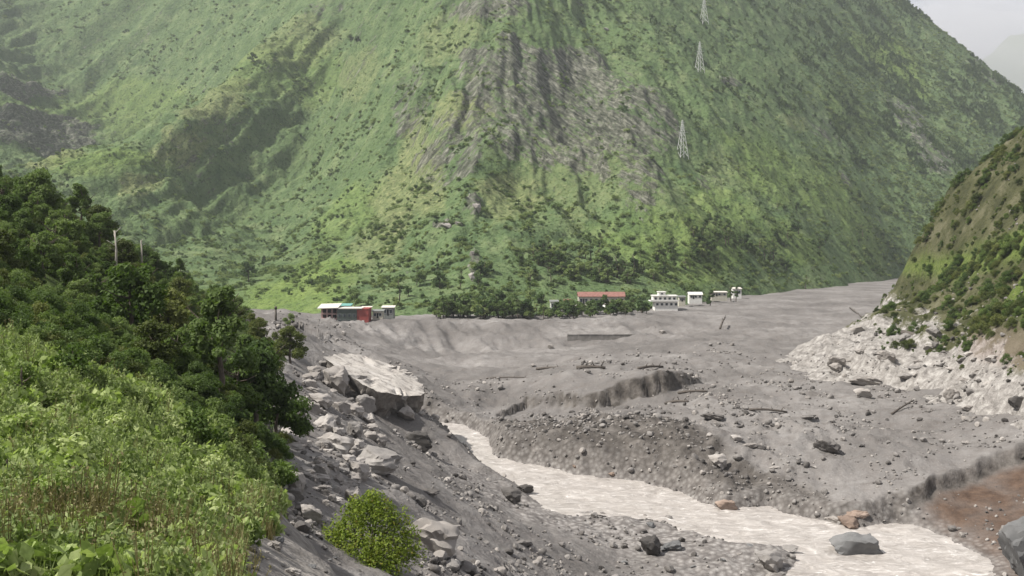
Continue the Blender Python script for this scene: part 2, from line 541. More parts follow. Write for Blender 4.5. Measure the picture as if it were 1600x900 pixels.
Z = Z - 3.0 * (1 - sstep(-45, -30, Z)) + 0.6 * fbm(X / 20, Y / 20, 3, 54)
fa.Z = Z

def hit(px, py, fields, t0=8.0, t1=2600.0):
    """where the ray through a photograph pixel first meets the ground"""
    d = np.exp(np.linspace(math.log(t0), math.log(t1), 5000))
    u, v = (px - 800.0) / FPX, (450.0 - py) / FPX
    yy = CP + v * SP
    x, z = u / yy * d, (-SP + v * CP) / yy * d
    h = np.max([f.z(x, d) for f in fields], axis=0)
    k = np.nonzero(h > z)[0]
    if len(k) == 0: return None
    k = k[0]
    return (float(x[k]), float(d[k]), float(h[k]))

def blob(F, px, py, rx, ry, field, rough=0.5, seed=0):
    """soft patch on a slope, centred where the pixel meets it; rx, ry in photograph pixels"""
    c = hit(px, py, [field])
    if c is None: return 0.0
    k = c[1] / FPX
    q = ((F.X - c[0]) / (rx * k)) ** 2 + ((F.Z - c[2]) / (ry * k)) ** 2 + ((F.Y - c[1]) / (6 * max(rx, ry) * k)) ** 2
    q = q + rough * 2.2 * fbm(F.X / (rx * k * 0.7) + seed, F.Z / (ry * k * 0.7), 3, 77 + seed)
    return 1 - sstep(0.35, 1.35, q)

rock = np.zeros_like(X); dry = np.zeros_like(X); lush = np.zeros_like(X)
for k, (px, py, rx, ry, w) in enumerate([
        (900, 170, 140, 125, .88), (790, 120, 85, 90, .85), (760, 200, 60, 60, .7), (1010, 200, 60, 70, .65), (900, 110, 50, 45, .95), (960, 240, 85, 70, .78), (700, 240, 60, 70, .72), (830, 210, 80, 70, .75), (640, 170, 40, 60, .5),
        (1000, 295, 35, 45, .8), (1420, 185, 45, 55, .85), (1460, 235, 45, 45, .85), (1290, 200, 40, 40, .5), (40, 205, 70, 45, .95), (20, 130, 25, 40, .8), (75, 235, 50, 20, .9),
        (760, 12, 70, 30, .85), (690, 350, 22, 8, .9), (740, 320, 18, 20, .85), (740, 415, 10, 30, .85), (1140, 130, 30, 10, .8), (1320, 285, 15, 25, .7),
        (1110, 290, 30, 20, .5), (640, 150, 30, 60, .45), (500, 10, 40, 30, .5), (300, 200, 60, 60, .15), (1540, 110, 50, 30, .6)]):
    rock = np.maximum(rock, w * blob(fa, px, py, rx, ry, fa, .5, k))
for k, (px, py, rx, ry, w) in enumerate([
        (640, 290, 70, 130, .75), (720, 170, 60, 40, .8), (580, 380, 40, 60, .6), (800, 310, 60, 50, .7), (340, 150, 45, 60, .75), (280, 230, 35, 40, .75), (220, 290, 30, 25, .75),
        (700, 60, 60, 60, .55), (900, 260, 120, 120, .45), (90, 250, 50, 20, .85), (460, 60, 80, 60, .6), (560, 120, 50, 60, .55), (1080, 330, 60, 60, .4), (1130, 260, 60, 40, .45), (1240, 190, 40, 20, .6)]):
    dry = np.maximum(dry, w * blob(fa, px, py, rx, ry, fa, .5, k + 40))
for k, (px, py, rx, ry, w) in enumerate([
        (1390, 85, 70, 45, 1.0), (1430, 130, 40, 30, .9), (200, 170, 120, 60, .5), (480, 440, 90, 50, .85), (540, 330, 60, 60, .5), (1060, 380, 130, 60, .65), (150, 250, 80, 30, .6),
        (1200, 260, 90, 70, .6), (1300, 300, 90, 60, .6), (1350, 370, 70, 50, .6), (1130, 330, 80, 50, .55), (1250, 380, 80, 40, .6), (1330, 180, 60, 50, .5), (500, 130, 60, 50, .4), (420, 100, 90, 60, .35)]):
    lush = np.maximum(lush, w * blob(fa, px, py, rx, ry, fa, .5, k + 80))
sl = np.hypot(np.gradient(Z, axis=1) / np.gradient(X, axis=1), np.gradient(Z, axis=0) / np.gradient(Y, axis=0))
rock = np.clip(rock * 0.9 + 0.25 * sstep(1.0, 2.0, sl), 0, 1)
fa.lush, fa.rock, fa.dry = lush, rock, dry
crg = sstep(.25, .8, rock)
Z = Z + crg * up * (7.0 * (ridged((s_r + 1.5 * wob) / 30, (X + Y) / 60, 4, 43) - .3) + 2.5 * (ridged(X / 11, s_l / 11, 3, 44) - .2))
fa.Z = Z
mountain = fa.build('mountain', M_MOUNT, np.stack([rock, dry, lush], -1))
tag(mountain, 'steep green mountainside with a rocky central spur rising behind the houses', 'mountain')

# the misty mountain beyond the right skyline
fe = Field(0.30, 0.75, 200, 2900.0, 4400.0, 130)
P_E = [at(1480, 190, 3500), at(1535, 120, 3600), at(1575, 80, 3700), at(1610, 45, 3750), at(1700, 60, 3800), at(1850, 80, 3800), at(1440, 330, 2950), at(1600, 300, 2950), at(1800, 250, 2950),
       at(1500, 190, 4300), at(1700, 150, 4300), at(1400, 230, 3700)]
fe.Z = np.minimum(690, TPS(P_E, 0.0005, 1500.)(fe.X, fe.Y)) + 26 * ridged(fe.X / 160, fe.Y / 260, 4, 61)
far_m = fe.build('mountain', M_MOUNT, np.zeros(fe.X.shape + (3,)))
tag(far_m, 'distant blue-grey mountain half lost in mist past the skyline', 'mountain')

# ================================================================== the debris flow and the river bed
def zw(y): return -45.0 + (y - 151.0) * 0.031               # river level
def wat(px, py):
    u, v = (px - 800.0) / FPX, (450.0 - py) / FPX
    yy = CP + v * SP; s = (-SP + v * CP) / yy
    d = (-45.0 - 151 * 0.031) / (s - 0.031)
    return (u / yy * d, d)
far_bank = [(668, 657), (690, 658), (725, 664), (762, 684), (768, 702), (778, 716), (830, 725), (870, 733), (905, 741), (960, 746), (1005, 752), (1060, 766), (1100, 784), (1130, 796),
            (1200, 790), (1230, 800), (1290, 815), (1345, 822), (1400, 815), (1460, 830), (1500, 848), (1545, 872), (1552, 900), (1565, 990), (1600, 1100)]
near_bank = [(1200, 1100), (1225, 990), (1222, 905), (1246, 872), (1232, 856), (1150, 852), (1100, 838), (1062, 818), (1010, 803), (985, 808), (930, 797), (885, 806), (858, 796), (830, 777), (800, 752), (764, 737), (742, 712), (722, 693), (700, 682), (680, 670)]
RIV = np.array([wat(*p) for p in far_bank] + [wat(*p) for p in near_bank])
NFAR = len(far_bank)

def seg_dist(x, y, pts, closed=False):
    best = np.full(x.shape, 1e9); idx = np.zeros(x.shape, int)
    n = len(pts)
    for i in range(n if closed else n - 1):
        ax, ay = pts[i]; bx, by = pts[(i + 1) % n]
        dx, dy = bx - ax, by - ay
        t = np.clip(((x - ax) * dx + (y - ay) * dy) / (dx * dx + dy * dy + 1e-9), 0, 1)
        d = np.hypot(x - ax - t * dx, y - ay - t * dy)
        k = d < best
        best = np.where(k, d, best); idx = np.where(k, i, idx)
    return best, idx

def inside(x, y, pts):
    r = np.zeros(x.shape, bool); n = len(pts)
    for i in range(n):
        ax, ay = pts[i]; bx, by = pts[(i + 1) % n]
        c = ((ay > y) != (by > y)) & (x < (bx - ax) * (y - ay) / (by - ay + 1e-12) + ax)
        r ^= c
    return r

TOE = [at(425, 860, 36), at(440, 800, 55), at(452, 700, 115), at(470, 640, 150), at(488, 570, 220), at(470, 510, 400), at(420, 495, 540)]
def toe_x(y):
    return np.interp(y, [0, 20] + [p[1] for p in TOE] + [700], [-1, -4] + [p[0] for p in TOE] + [-170])

B = [(700, 890, 90), (800, 890, 115), (900, 885, 143), (980, 890, 150), (1100, 872, 154), (600, 880, 72), (680, 800, 110), (760, 800, 150), (830, 795, 176), (600, 760, 105), (540, 700, 130), (480, 780, 80),
     (450, 700, 115), (470, 640, 150), (500, 560, 225), (560, 640, 180), (600, 690, 170), (700, 730, 195), (640, 645, 212), (520, 545, 250), (500, 520, 330), (470, 500, 430), (500, 890, 55), (420, 880, 42),
     (600, 565, 300), (650, 600, 325), (560, 540, 400), (580, 525, 455), (540, 507, 512), (600, 506, 508), (650, 506, 508), (700, 508, 507), (760, 510, 507), (700, 541, 472), (640, 549, 455), (770, 537, 472), (720, 600, 330), (760, 640, 280), (440, 492, 560), (300, 480, 620), (660, 572, 395), (760, 560, 400), (850, 508, 512), (850, 534, 474), (930, 506, 515), (940, 530, 478), (1000, 524, 480), (1010, 500, 525),
     (800, 600, 322), (850, 632, 285), (800, 565, 385), (900, 565, 375), (880, 593, 296), (960, 583, 308), (1000, 565, 340), (900, 577, 330), (850, 580, 345), (1060, 590, 305),
     (900, 645, 258), (1000, 645, 250), (850, 655, 258), (1060, 655, 217), (1000, 660, 218), (950, 664, 219), (900, 667, 224), (850, 660, 238), (805, 664, 246), (1100, 677, 206), (584, 645, 205), (640, 655, 222), (612, 650, 211), (600, 600, 245), (660, 640, 245), (545, 605, 212),
     (1100, 680, 215), (1200, 680, 212), (1300, 690, 205), (1400, 720, 190), (1250, 745, 187), (1350, 770, 178), (1150, 722, 196), (1100, 620, 270), (1200, 600, 300), (1300, 640, 250), (1400, 655, 238),
     (1500, 690, 208), (1550, 660, 222), (1600, 660, 214), (1600, 692, 194), (1680, 670, 196), (1480, 745, 185), (1450, 630, 255), (1650, 640, 215), (1650, 860, 138), (1700, 800, 145), (1560, 960, 130),
     (1100, 550, 390), (1200, 540, 415), (1100, 500, 530), (1250, 500, 560), (1200, 470, 700), (1300, 458, 800), (1380, 441, 1050), (1400, 434, 1200), (1350, 500, 560), (1300, 560, 380),
     (700, 500, 535), (850, 497, 545), (950, 490, 560), (1050, 490, 570), (1440, 460, 800), (1700, 455, 900), (1700, 420, 1400)]
tpsB = TPS([at(*p) for p in B], smooth=0.0004)
fb = Field(-0.42, 0.62, 640, 40.0, 1320.0, 620)
X, Y = fb.X, fb.Y
Zb = tpsB(X, Y)
Zb = Zb - 0.4 * np.maximum(0, toe_x(Y) - 3 - X) * sstep(30, 60, Y) * sstep(560, 480, Y)
sd, idx = seg_dist(X, Y, RIV, True)
ins = inside(X, Y, RIV)
wobble = 1.6 * fbm(X / 9, Y / 9, 4, 71) + 0.7 * fbm(X / 2.6, Y / 2.6, 2, 72)
dist = np.where(ins, -sd, sd)
d2 = dist + wobble * sstep(0.5, 5, sd)
W = zw(Y)
far_side = (idx < NFAR)
# slope of each bank: a cut cliff on the outer bend, brown earth at the lower right, a gentle shingle bar nearby
SC = [at(1385, 790, 171)[:2], at(1440, 757, 177)[:2], at(1480, 742, 183)[:2], at(1530, 712, 187)[:2], at(1600, 688, 191)[:2], at(1720, 660, 196)[:2]]
scd, _ = seg_dist(X, Y, SC)
scy = np.interp(X, [p[0] for p in SC], [p[1] for p in SC]) + 1.5 * fbm(X / 4, X / 9, 3, 83)
brown_w = (sstep(60.5, 63, X) * sstep(1.0, -0.6, Y - scy) * far_side)
upr = sstep(-34, -24, X)                                     # upstream the banks are low
cliff = np.maximum(0, d2) * (0.3 + 1.15 * sstep(-30, -8, X))
earth = np.maximum(0, dist) / (np.maximum(0, dist) + scd + 0.5) * (np.maximum(5.0, Zb - W) - 1.5) + 0.5 * fbm(X / 5, Y / 5, 3, 73)
gentle = np.maximum(0, d2) * (0.42 + 0.5 * sstep(5, -12, X))
tr = fbm(X / 30, Y / 14, 3, 84)
vb = sstep(430, 465, Y) * sstep(520, 500, Y) * sstep(95, 60, X)
Zb = Zb + vb * (2.6 * ridged(X / 12 + .02 * Y, Y / 70, 3, 88) - 1.0)
big = 1.1 * ridged(X / 26, Y / 17, 3, 85) * sstep(200, 260, Y) * sstep(620, 480, Y) + 0.9 * np.abs(tr) + 1.7 * fbm(X / 42, Y / 42, 3, 74) + 1.2 * fbm(X / 13, Y / 13, 3, 75) * sstep(120, 200, Y) + 0.45 * fbm(X / 4, Y / 4, 3, 76) + 0.7 * np.abs(fbm(X / 7, Y / 7, 3, 79)) + 0.8 * np.maximum(0, ridged(X / 10, Y / 9, 3, 89) - .25) * sstep(-.05, .3, fbm(X / 45, Y / 40, 2, 90)) * sstep(190, 230, Y)
Zb2 = Zb + big * (1 - 0.6 * sstep(500, 900, Y))
# second cut bluff in the middle of the flow
BL = [wat_ for wat_ in [at(775, 655, 262)[:2], at(800, 640, 275)[:2], at(822, 615, 284)[:2], at(858, 622, 282)[:2], at(872, 610, 282)[:2], at(905, 622, 278)[:2], at(935, 618, 276)[:2], at(960, 612, 278)[:2], at(1000, 612, 280)[:2], at(1040, 608, 284)[:2], at(1072, 602, 290)[:2], at(1110, 600, 300)[:2]]]
bd, bi = seg_dist(X, Y, BL)
by = np.interp(X, [p[0] for p in sorted(BL)], [p[1] for p in sorted(BL)])
side = (Y + 2.2 * fbm(X / 6, Y / 6, 3, 78)) - by
bw = sstep(BL[0][0] - 6, BL[2][0], X) * sstep(BL[-1][0] + 4, BL[-2][0] - 8, X)
hgt = 2.2 + 2.8 * sstep(BL[3][0], BL[8][0], X)
Zb2 = Zb2 + bw * hgt * (sstep(-.7, 1.1, side) - 0.5) * np.exp(-(np.maximum(0, np.abs(side) - 3) / 22.0) ** 2)
Zcut = np.minimum(Zb2, W + np.where(far_side, cliff, gentle) + 0.25 * fbm(X / 3, Y / 3, 3, 80) * sstep(0, 3, d2) + 0.05)
Zland = Zcut * (1 - brown_w) + (W + earth + 0.05) * brown_w
# stones of the bar break the surface of the shallows on the near side
Zbed = W - np.minimum(1.4, 0.12 + sd * 0.35)
shal = 0.55 * fbm(X / 5, Y / 5, 3, 81) * np.exp(-(sd / 10.0) ** 2) * (~far_side)
Zf = np.where(ins, Zbed + shal, Zland)
fb.Z = Zf
rough_w = np.exp(-(np.maximum(0, np.hypot((X - 20) / 60, (Y - 215) / 40) - .6) / .3) ** 2) * far_side * (~ins) * sstep(0, 3, sd)
Zf = Zf + rough_w * (1.5 * ridged(X / 7, Y / 8, 4, 87) - .3)
fb.Z = Zf
gy = np.gradient(Zf, axis=0) / np.gradient(Y, axis=0); gx = np.gradient(Zf, axis=1) / np.gradient(X, axis=1)
slp = np.hypot(gx, gy)
cut = sstep(0.55, 1.05, slp) * np.maximum(far_side * sstep(16, 8, dist), bw * sstep(7, 3, np.abs(side))) * (1 - brown_w)
brownm = brown_w * sstep(-0.5, 1, dist) * np.clip(.92 + .7 * fbm(X / 7, Y / 7, 4, 82), 0, 1) * sstep(60, 70, X + 4 * fbm(X / 5, Y / 5, 3, 93))
grv = np.maximum((~far_side) * sstep(26, 8, dist) * sstep(210, 180, Y), 0.9 * ins)
grv = np.maximum(grv, 0.6 * far_side * sstep(5, 1, dist))
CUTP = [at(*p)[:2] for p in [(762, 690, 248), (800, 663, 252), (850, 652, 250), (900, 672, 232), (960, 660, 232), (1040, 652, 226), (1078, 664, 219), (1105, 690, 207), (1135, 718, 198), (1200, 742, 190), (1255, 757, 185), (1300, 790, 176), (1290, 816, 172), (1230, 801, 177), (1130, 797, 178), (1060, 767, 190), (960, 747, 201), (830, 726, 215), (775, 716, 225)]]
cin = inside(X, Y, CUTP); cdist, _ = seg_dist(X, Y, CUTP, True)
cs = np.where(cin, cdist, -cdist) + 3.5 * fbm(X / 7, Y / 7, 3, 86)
cut_shade_w = sstep(-1.0, 2.0, cs)  # cut bank area whose shade is painted in along with wet soil
soil_shade = np.maximum(np.maximum(cut, 0.92 * cut_shade_w), 0.65 * sstep(2.4, 0.3, dist + .8 * fbm(X / 3, Y / 3, 2, 94)) * (~ins)) + 0.95 * np.exp(-((Y - scy + .6) / 1.5) ** 2) * sstep(60, 62, X) * far_side * sstep(230, 215, Y)  # exposed and wet soil, plus painted shade of the cut bank
debris = fb.build('debris_flow', M_DEBRIS, np.stack([np.clip(soil_shade, 0, 1), np.clip(brownm * (1 - np.exp(-((Y - scy + .6) / 1.5) ** 2)), 0, 1), np.clip(grv, 0, 1)], -1))
tag(debris, 'grey mud and stone debris flow filling the valley floor', 'ground')

# ---- the river
lo, hi = RIV.min(0), RIV.max(0)
gx_ = np.arange(lo[0] - 4, hi[0] + 4, 0.8); gy_ = np.arange(max(lo[1] - 4, 60), hi[1] + 4, 0.8)
GX, GY = np.meshgrid(gx_, gy_)
rd, _ = seg_dist(GX, GY, RIV, True)
keep = inside(GX, GY, RIV) | (rd < 2.5)
ca, sa = math.cos(0.5), math.sin(0.5)
U, V_ = GX * ca - GY * sa, GX * sa + GY * ca
GZ = zw(GY) + 0.5 * fbm(U / 6, V_ / 3.0, 4, 91) + 0.12 * np.abs(fbm(U / 2, V_ / 1.3, 2, 92)) - 0.05
i = np.arange(GX.size).reshape(GX.shape)
Fq = np.stack([i[:-1, :-1], i[:-1, 1:], i[1:, 1:], i[1:, :-1]], -1)[keep[:-1, :-1] & keep[1:, 1:]].reshape(-1, 4)
used = np.zeros(GX.size, bool); used[Fq.ravel()] = True
rm = np.cumsum(used) - 1
river = bpy.data.objects.new('river', mesh_np('river', np.stack([GX.ravel(), GY.ravel(), GZ.ravel()], 1)[used], rm[Fq], M_WATER, True))
link(river); tag(river, 'pale silt-laden river curving through the grey debris', 'river', kind='structure')

# ================================================================== left hillside
C = [(-300, 900, 12), (0, 900, 13), (200, 900, 15), (380, 900, 20), (430, 840, 31), (340, 705, 48), (100, 605, 50), (0, 580, 48), (-300, 530, 45), (250, 645, 52), (435, 795, 52), (150, 740, 28), (0, 720, 26), (300, 790, 30), (-200, 700, 26),
     (300, 610, 80), (400, 665, 90), (455, 690, 115), (150, 530, 85), (0, 485, 85), (200, 490, 140), (100, 415, 140), (0, 350, 140), (350, 550, 160), (445, 605, 165), (475, 575, 215), (300, 490, 220), (400, 535, 250),
     (200, 425, 230), (120, 350, 210), (0, 300, 190), (450, 535, 330), (380, 505, 400), (300, 465, 340), (240, 425, 280), (430, 508, 450), (-200, 220, 170), (-200, 310, 140), (420, 502, 540), (350, 493, 540), (250, 450, 480), (150, 420, 450), (-200, 340, 350)]
CPt = [at(*p) for p in C] + [(0, 2, -1.7), (-10, 0, -1.2), (0, 10, -4.6), (5, 10, -8.5), (5, 20, -13), (0, 20, -9), (-4, 24, -8.2), (4, 40, -21), (-5, 48, -18), (-8, 70, -24), (-14, 100, -27), (-22, 140, -31), (-30, 220, -34), (-40, 320, -38), (-75, 460, -42), (0, 90, -34)]
tpsC = TPS(CPt, smooth=0.0002, scale=60.)
fc = Field(-1.05, 0.10, 330, 4.0, 600.0, 330)
X, Y = fc.X, fc.Y
xt = toe_x(Y)
fc.Z = tpsC(X, Y) - 0.9 * np.maximum(0, X - xt - 1.5) - 0.35 * np.maximum(0, X - xt + 5) * sstep(60, 110, Y) + (0.5 * fbm(X / 8, Y / 8, 3, 101) + 0.15 * fbm(X / 2, Y / 2, 3, 102)) * sstep(4, 30, Y) + 1.2 * fbm(X / 25, Y / 25, 3, 103) * sstep(60, 120, Y)
rk = sstep(4.5, 1.0, toe_x(Y) - X + 2.5 * fbm(X / 3, Y / 3, 3, 104)) * sstep(90, 70, Y)
for k, (px, py, r) in enumerate([(365, 735, 26), (440, 860, 45), (380, 870, 50), (470, 890, 40), (420, 800, 22), (300, 880, 40)]):
    c = hit(px, py, [fc]); q = ((X - c[0]) ** 2 + (Y - c[1]) ** 2) / (r * c[1] / FPX * 1.3) ** 2
    rk = np.maximum(rk, 1 - sstep(0.3, 1.3, q + fbm(X / .8, Y / .8, 3, k)))
left_hill = fc.build('left_hillside', M_LEFT, np.stack([rk, rk * 0, rk * 0], -1))
tag(left_hill, 'overgrown hillside falling from the near roadside to the rubble bank', 'hillside')

# ================================================================== right hillside
D = [(1250, 606, 305), (1400, 505, 600), (1290, 552, 350), (1330, 514, 390), (1390, 482, 440), (1402, 452, 480), (1440, 397, 500), (1480, 348, 490), (1540, 285, 470), (1600, 212, 440), (1700, 100, 400),
     (1400, 560, 300), (1480, 600, 268), (1560, 600, 240), (1600, 620, 225), (1350, 605, 288), (1450, 520, 340), (1500, 480, 350), (1560, 500, 290), (1600, 450, 280), (1530, 420, 380), (1600, 380, 340), (1600, 300, 390), (1440, 470, 400), (1700, 500, 230), (1700, 350, 260), (1700, 640, 190)]
DP = [at(*p) for p in D]
for p in [(1330, 514, 390), (1390, 482, 440), (1402, 452, 480), (1440, 397, 500), (1480, 348, 490), (1540, 285, 470), (1600, 212, 440), (1700, 100, 400)]:
    x, y, z = at(*p); DP.append((x + 50, y + 95, z - 22 - 0.3 * max(0, z + 38))); DP.append((x + 75, y + 240, -46 + 0.2 * max(0, z)))
for p in [(1230, 640, 262), (1330, 640, 252), (1450, 660, 235), (1560, 690, 205), (1290, 520, 520)]:
    x, y, z = at(*p); DP.append((x, y, z - 4.5))
for p in [(1385, 482, 440), (1396, 452, 480), (1432, 397, 500), (1470, 348, 490), (1528, 285, 470)]:
    x, y, z = at(*p); DP.append((x - 14, y + 6, z - 16 if z > -28 else -44))
tpsD = TPS(DP, smooth=0.0004, scale=120.)
fd = Field(0.20, 0.66, 300, 190.0, 700.0, 300)
X, Y = fd.X, fd.Y
Zd = tpsD(X, Y)
Zd = tpsD(X - 15 * sstep(370, 460, Y) * sstep(25, -12, Zd), Y)
hi_ = sstep(-38, -25, Zd)
crag = 1 - sstep(-30, -16, Zd)
fd.Z = Zd + (5.0 * ridged(X / 26, Y / 34, 4, 111) - 1.2) * (0.25 + 0.75 * hi_) + 2.2 * fbm(X / 9, Y / 9, 4, 112) + 0.6 * fbm(X / 3.5, Y / 3.5, 3, 113)
st = (X * .7 + Y * .25 + 4 * fbm(X / 12, Y / 12, 3, 115)) / 7.5
fd.Z = fd.Z + crag * sstep(-42, -36, Zd) * (2.6 * ridged(st, Y / 40, 2, 116) + 1.2 * np.abs(fbm(X / 5, Y / 5, 3, 117)))
pale = (1 - sstep(-32, -19, fd.Z + 13 * fbm(X / 22, Y / 22, 4, 114) + (X - 120) * 0.03))
moss = 0.0
for k, (px, py, rx, ry) in enumerate([(1560, 390, 60, 40), (1500, 420, 50, 25), (1590, 450, 30, 40), (1600, 480, 30, 30)]):
    moss = np.maximum(moss, blob(fd, px, py, rx, ry, fd, .4, 120 + k))
red = 0.45 * blob(fd, 1570, 545, 50, 30, fd, .5, 131)
right_hill = fd.build('right_hillside', M_RIGHT, np.stack([pale, moss * (1 - pale), red + 0 * pale], -1))
tag(right_hill, 'rocky hillside of pale broken stone below dark scrub', 'hillside')

GROUND = [fa, fb, fc, fd]
def gz(x, y, fields=None):
    return float(np.max([f.z(np.array(x), np.array(y)) for f in (fields or GROUND)]))

# ================================================================== rocks
def rock_mat(name, a, b, c, scale=1.0):
    t = NT(name)
    co = t.coord('Object')
    n = t.noise(co, 0.9 * scale, 6, 0.65)
    v = t.noise(co, 5.0 * scale, 4, 0.6)
    r = t.rand()
    col = t.ramp(t.math('ADD', t.math('MULTIPLY', n, 0.75), t.math('MULTIPLY', r, 0.25)), (0.28, a), (0.5, b), (0.74, c))
    col = t.mix(t.ramp(v, (0.3, 0.45), (0.5, 0.0)), col, a)
    bb = t.bump(n, 0.7, 0.35); bb = t.bump(v, 0.5, 0.08, bb)
    return t.done(col, 0.88, bb, 0.2)
M_ROCK_PALE = rock_mat('pale_rock', c3(.19, .174, .160), c3(.295, .272, .252), c3(.44, .415, .39))
M_ROCK_GREY = rock_mat('grey_rock', c3(.115, .106, .10), c3(.20, .187, .177), c3(.31, .292, .275))
M_ROCK_DARK = rock_mat('dark_wet_rock', c3(.045, .042, .040), c3(.085, .078, .073), c3(.16, .148, .14))
M_ROCK_BLUE = rock_mat('blue_grey_rock', c3(.085, .086, .088), c3(.150, .150, .150), c3(.27, .265, .26))
M_ROCK_RUST = rock_mat('rusty_rock', c3(.12, .088, .07), c3(.22, .165, .132), c3(.34, .27, .225))

def soft(me, deg):
    me.polygons.foreach_set('use_smooth', np.ones(len(me.polygons), bool))
    me.set_sharp_from_angle(angle=math.radians(deg))

def rock_mesh(name, seed, mat, sub=3, cuts=9, stretch=(1, 1, 1), rough=0.10, layered=0.0):
    """angular boulder of about unit size, cut by random planes"""
    r = np.random.RandomState(seed)
    bm = bmesh.new()
    bmesh.ops.create_icosphere(bm, subdivisions=sub, radius=1.0)
    V = np.array([v.co[:] for v in bm.verts])
    for k in range(cuts):
        n = r.normal(size=3); n /= np.linalg.norm(n)
        d = r.uniform(0.52, 0.88)
        e = V @ n - d
        V = V - np.outer(np.maximum(e, 0), n) * 0.97
    q = V * 1.6
    nz = fbm(q[:, 0] + seed, q[:, 1] + q[:, 2] * 1.3, 3, seed)
    nz2 = fbm(q[:, 2] * 2 + seed, q[:, 0] * 1.7 - q[:, 1], 3, seed + 5)
    q3 = V * 5.0
    nz3 = fbm(q3[:, 0] + q3[:, 2] * .8, q3[:, 1] - q3[:, 2] * .9, 3, seed + 9)
    crk = sstep(.55, .9, ridged(q[:, 0] * 1.1 + q[:, 2], q[:, 1] * 1.1 + seed, 2, seed + 3))
    V = V * (1 + rough * nz + rough * 0.8 * nz2 + rough * .38 * nz3 - .07 * crk)[:, None]
    if layered:
        V = V * (1 + layered * np.sign(np.sin(V[:, 2] * 11 + V[:, 0] * 4)) * 0.05)[:, None]
    V = V * np.array(stretch)
    V /= (V[:, 0].max() - V[:, 0].min())                   # one metre wide
    V[:, 2] -= V[:, 2].min()
    for v, c in zip(bm.verts, V): v.co = c
    me = bpy.data.meshes.new(name); bm.to_mesh(me); bm.free()
    soft(me, 32)
    me.materials.append(mat)
    return me

MATS = dict(pale=M_ROCK_PALE, grey=M_ROCK_GREY, dark=M_ROCK_DARK, blue=M_ROCK_BLUE, rust=M_ROCK_RUST)
ROCKS = {}
for mk in MATS:
    ROCKS[mk] = [rock_mesh('boulder', 100 + 7 * k + len(mk), MATS[mk], 4, 9 + k % 4, (1, rnd.uniform(.7, 1.1), (1.0, .6, .8, .45)[k % 4]), 0.17, (0, .6)[k % 2]) for k in range(4)]

def boulder(px, py, wpx, mk, label, variant=0, squash=1.0, sink=0.22, tilt=0.2, group=None, fields=None, rz=None):
    """px, py: where its foot meets the ground in the photograph; wpx: its width there"""
    c = hit(px, py, fields or GROUND)
    w = wpx * c[1] / FPX
    me = ROCKS[mk][variant % 4]
    o = link(bpy.data.objects.new('boulder', me))
    h = max(v.co.z for v in me.vertices) * w * squash
    o.location = (c[0], c[1] + 0.25 * w, c[2] - h * sink)
    o.scale = (w * 1.06, w * 1.0, w * squash)
    o.rotation_euler = (rnd.uniform(-tilt, tilt), rnd.uniform(-tilt, tilt), rnd.uniform(-.6, .6) if rz is None else rz)
    return tag(o, label, 'boulder', group)

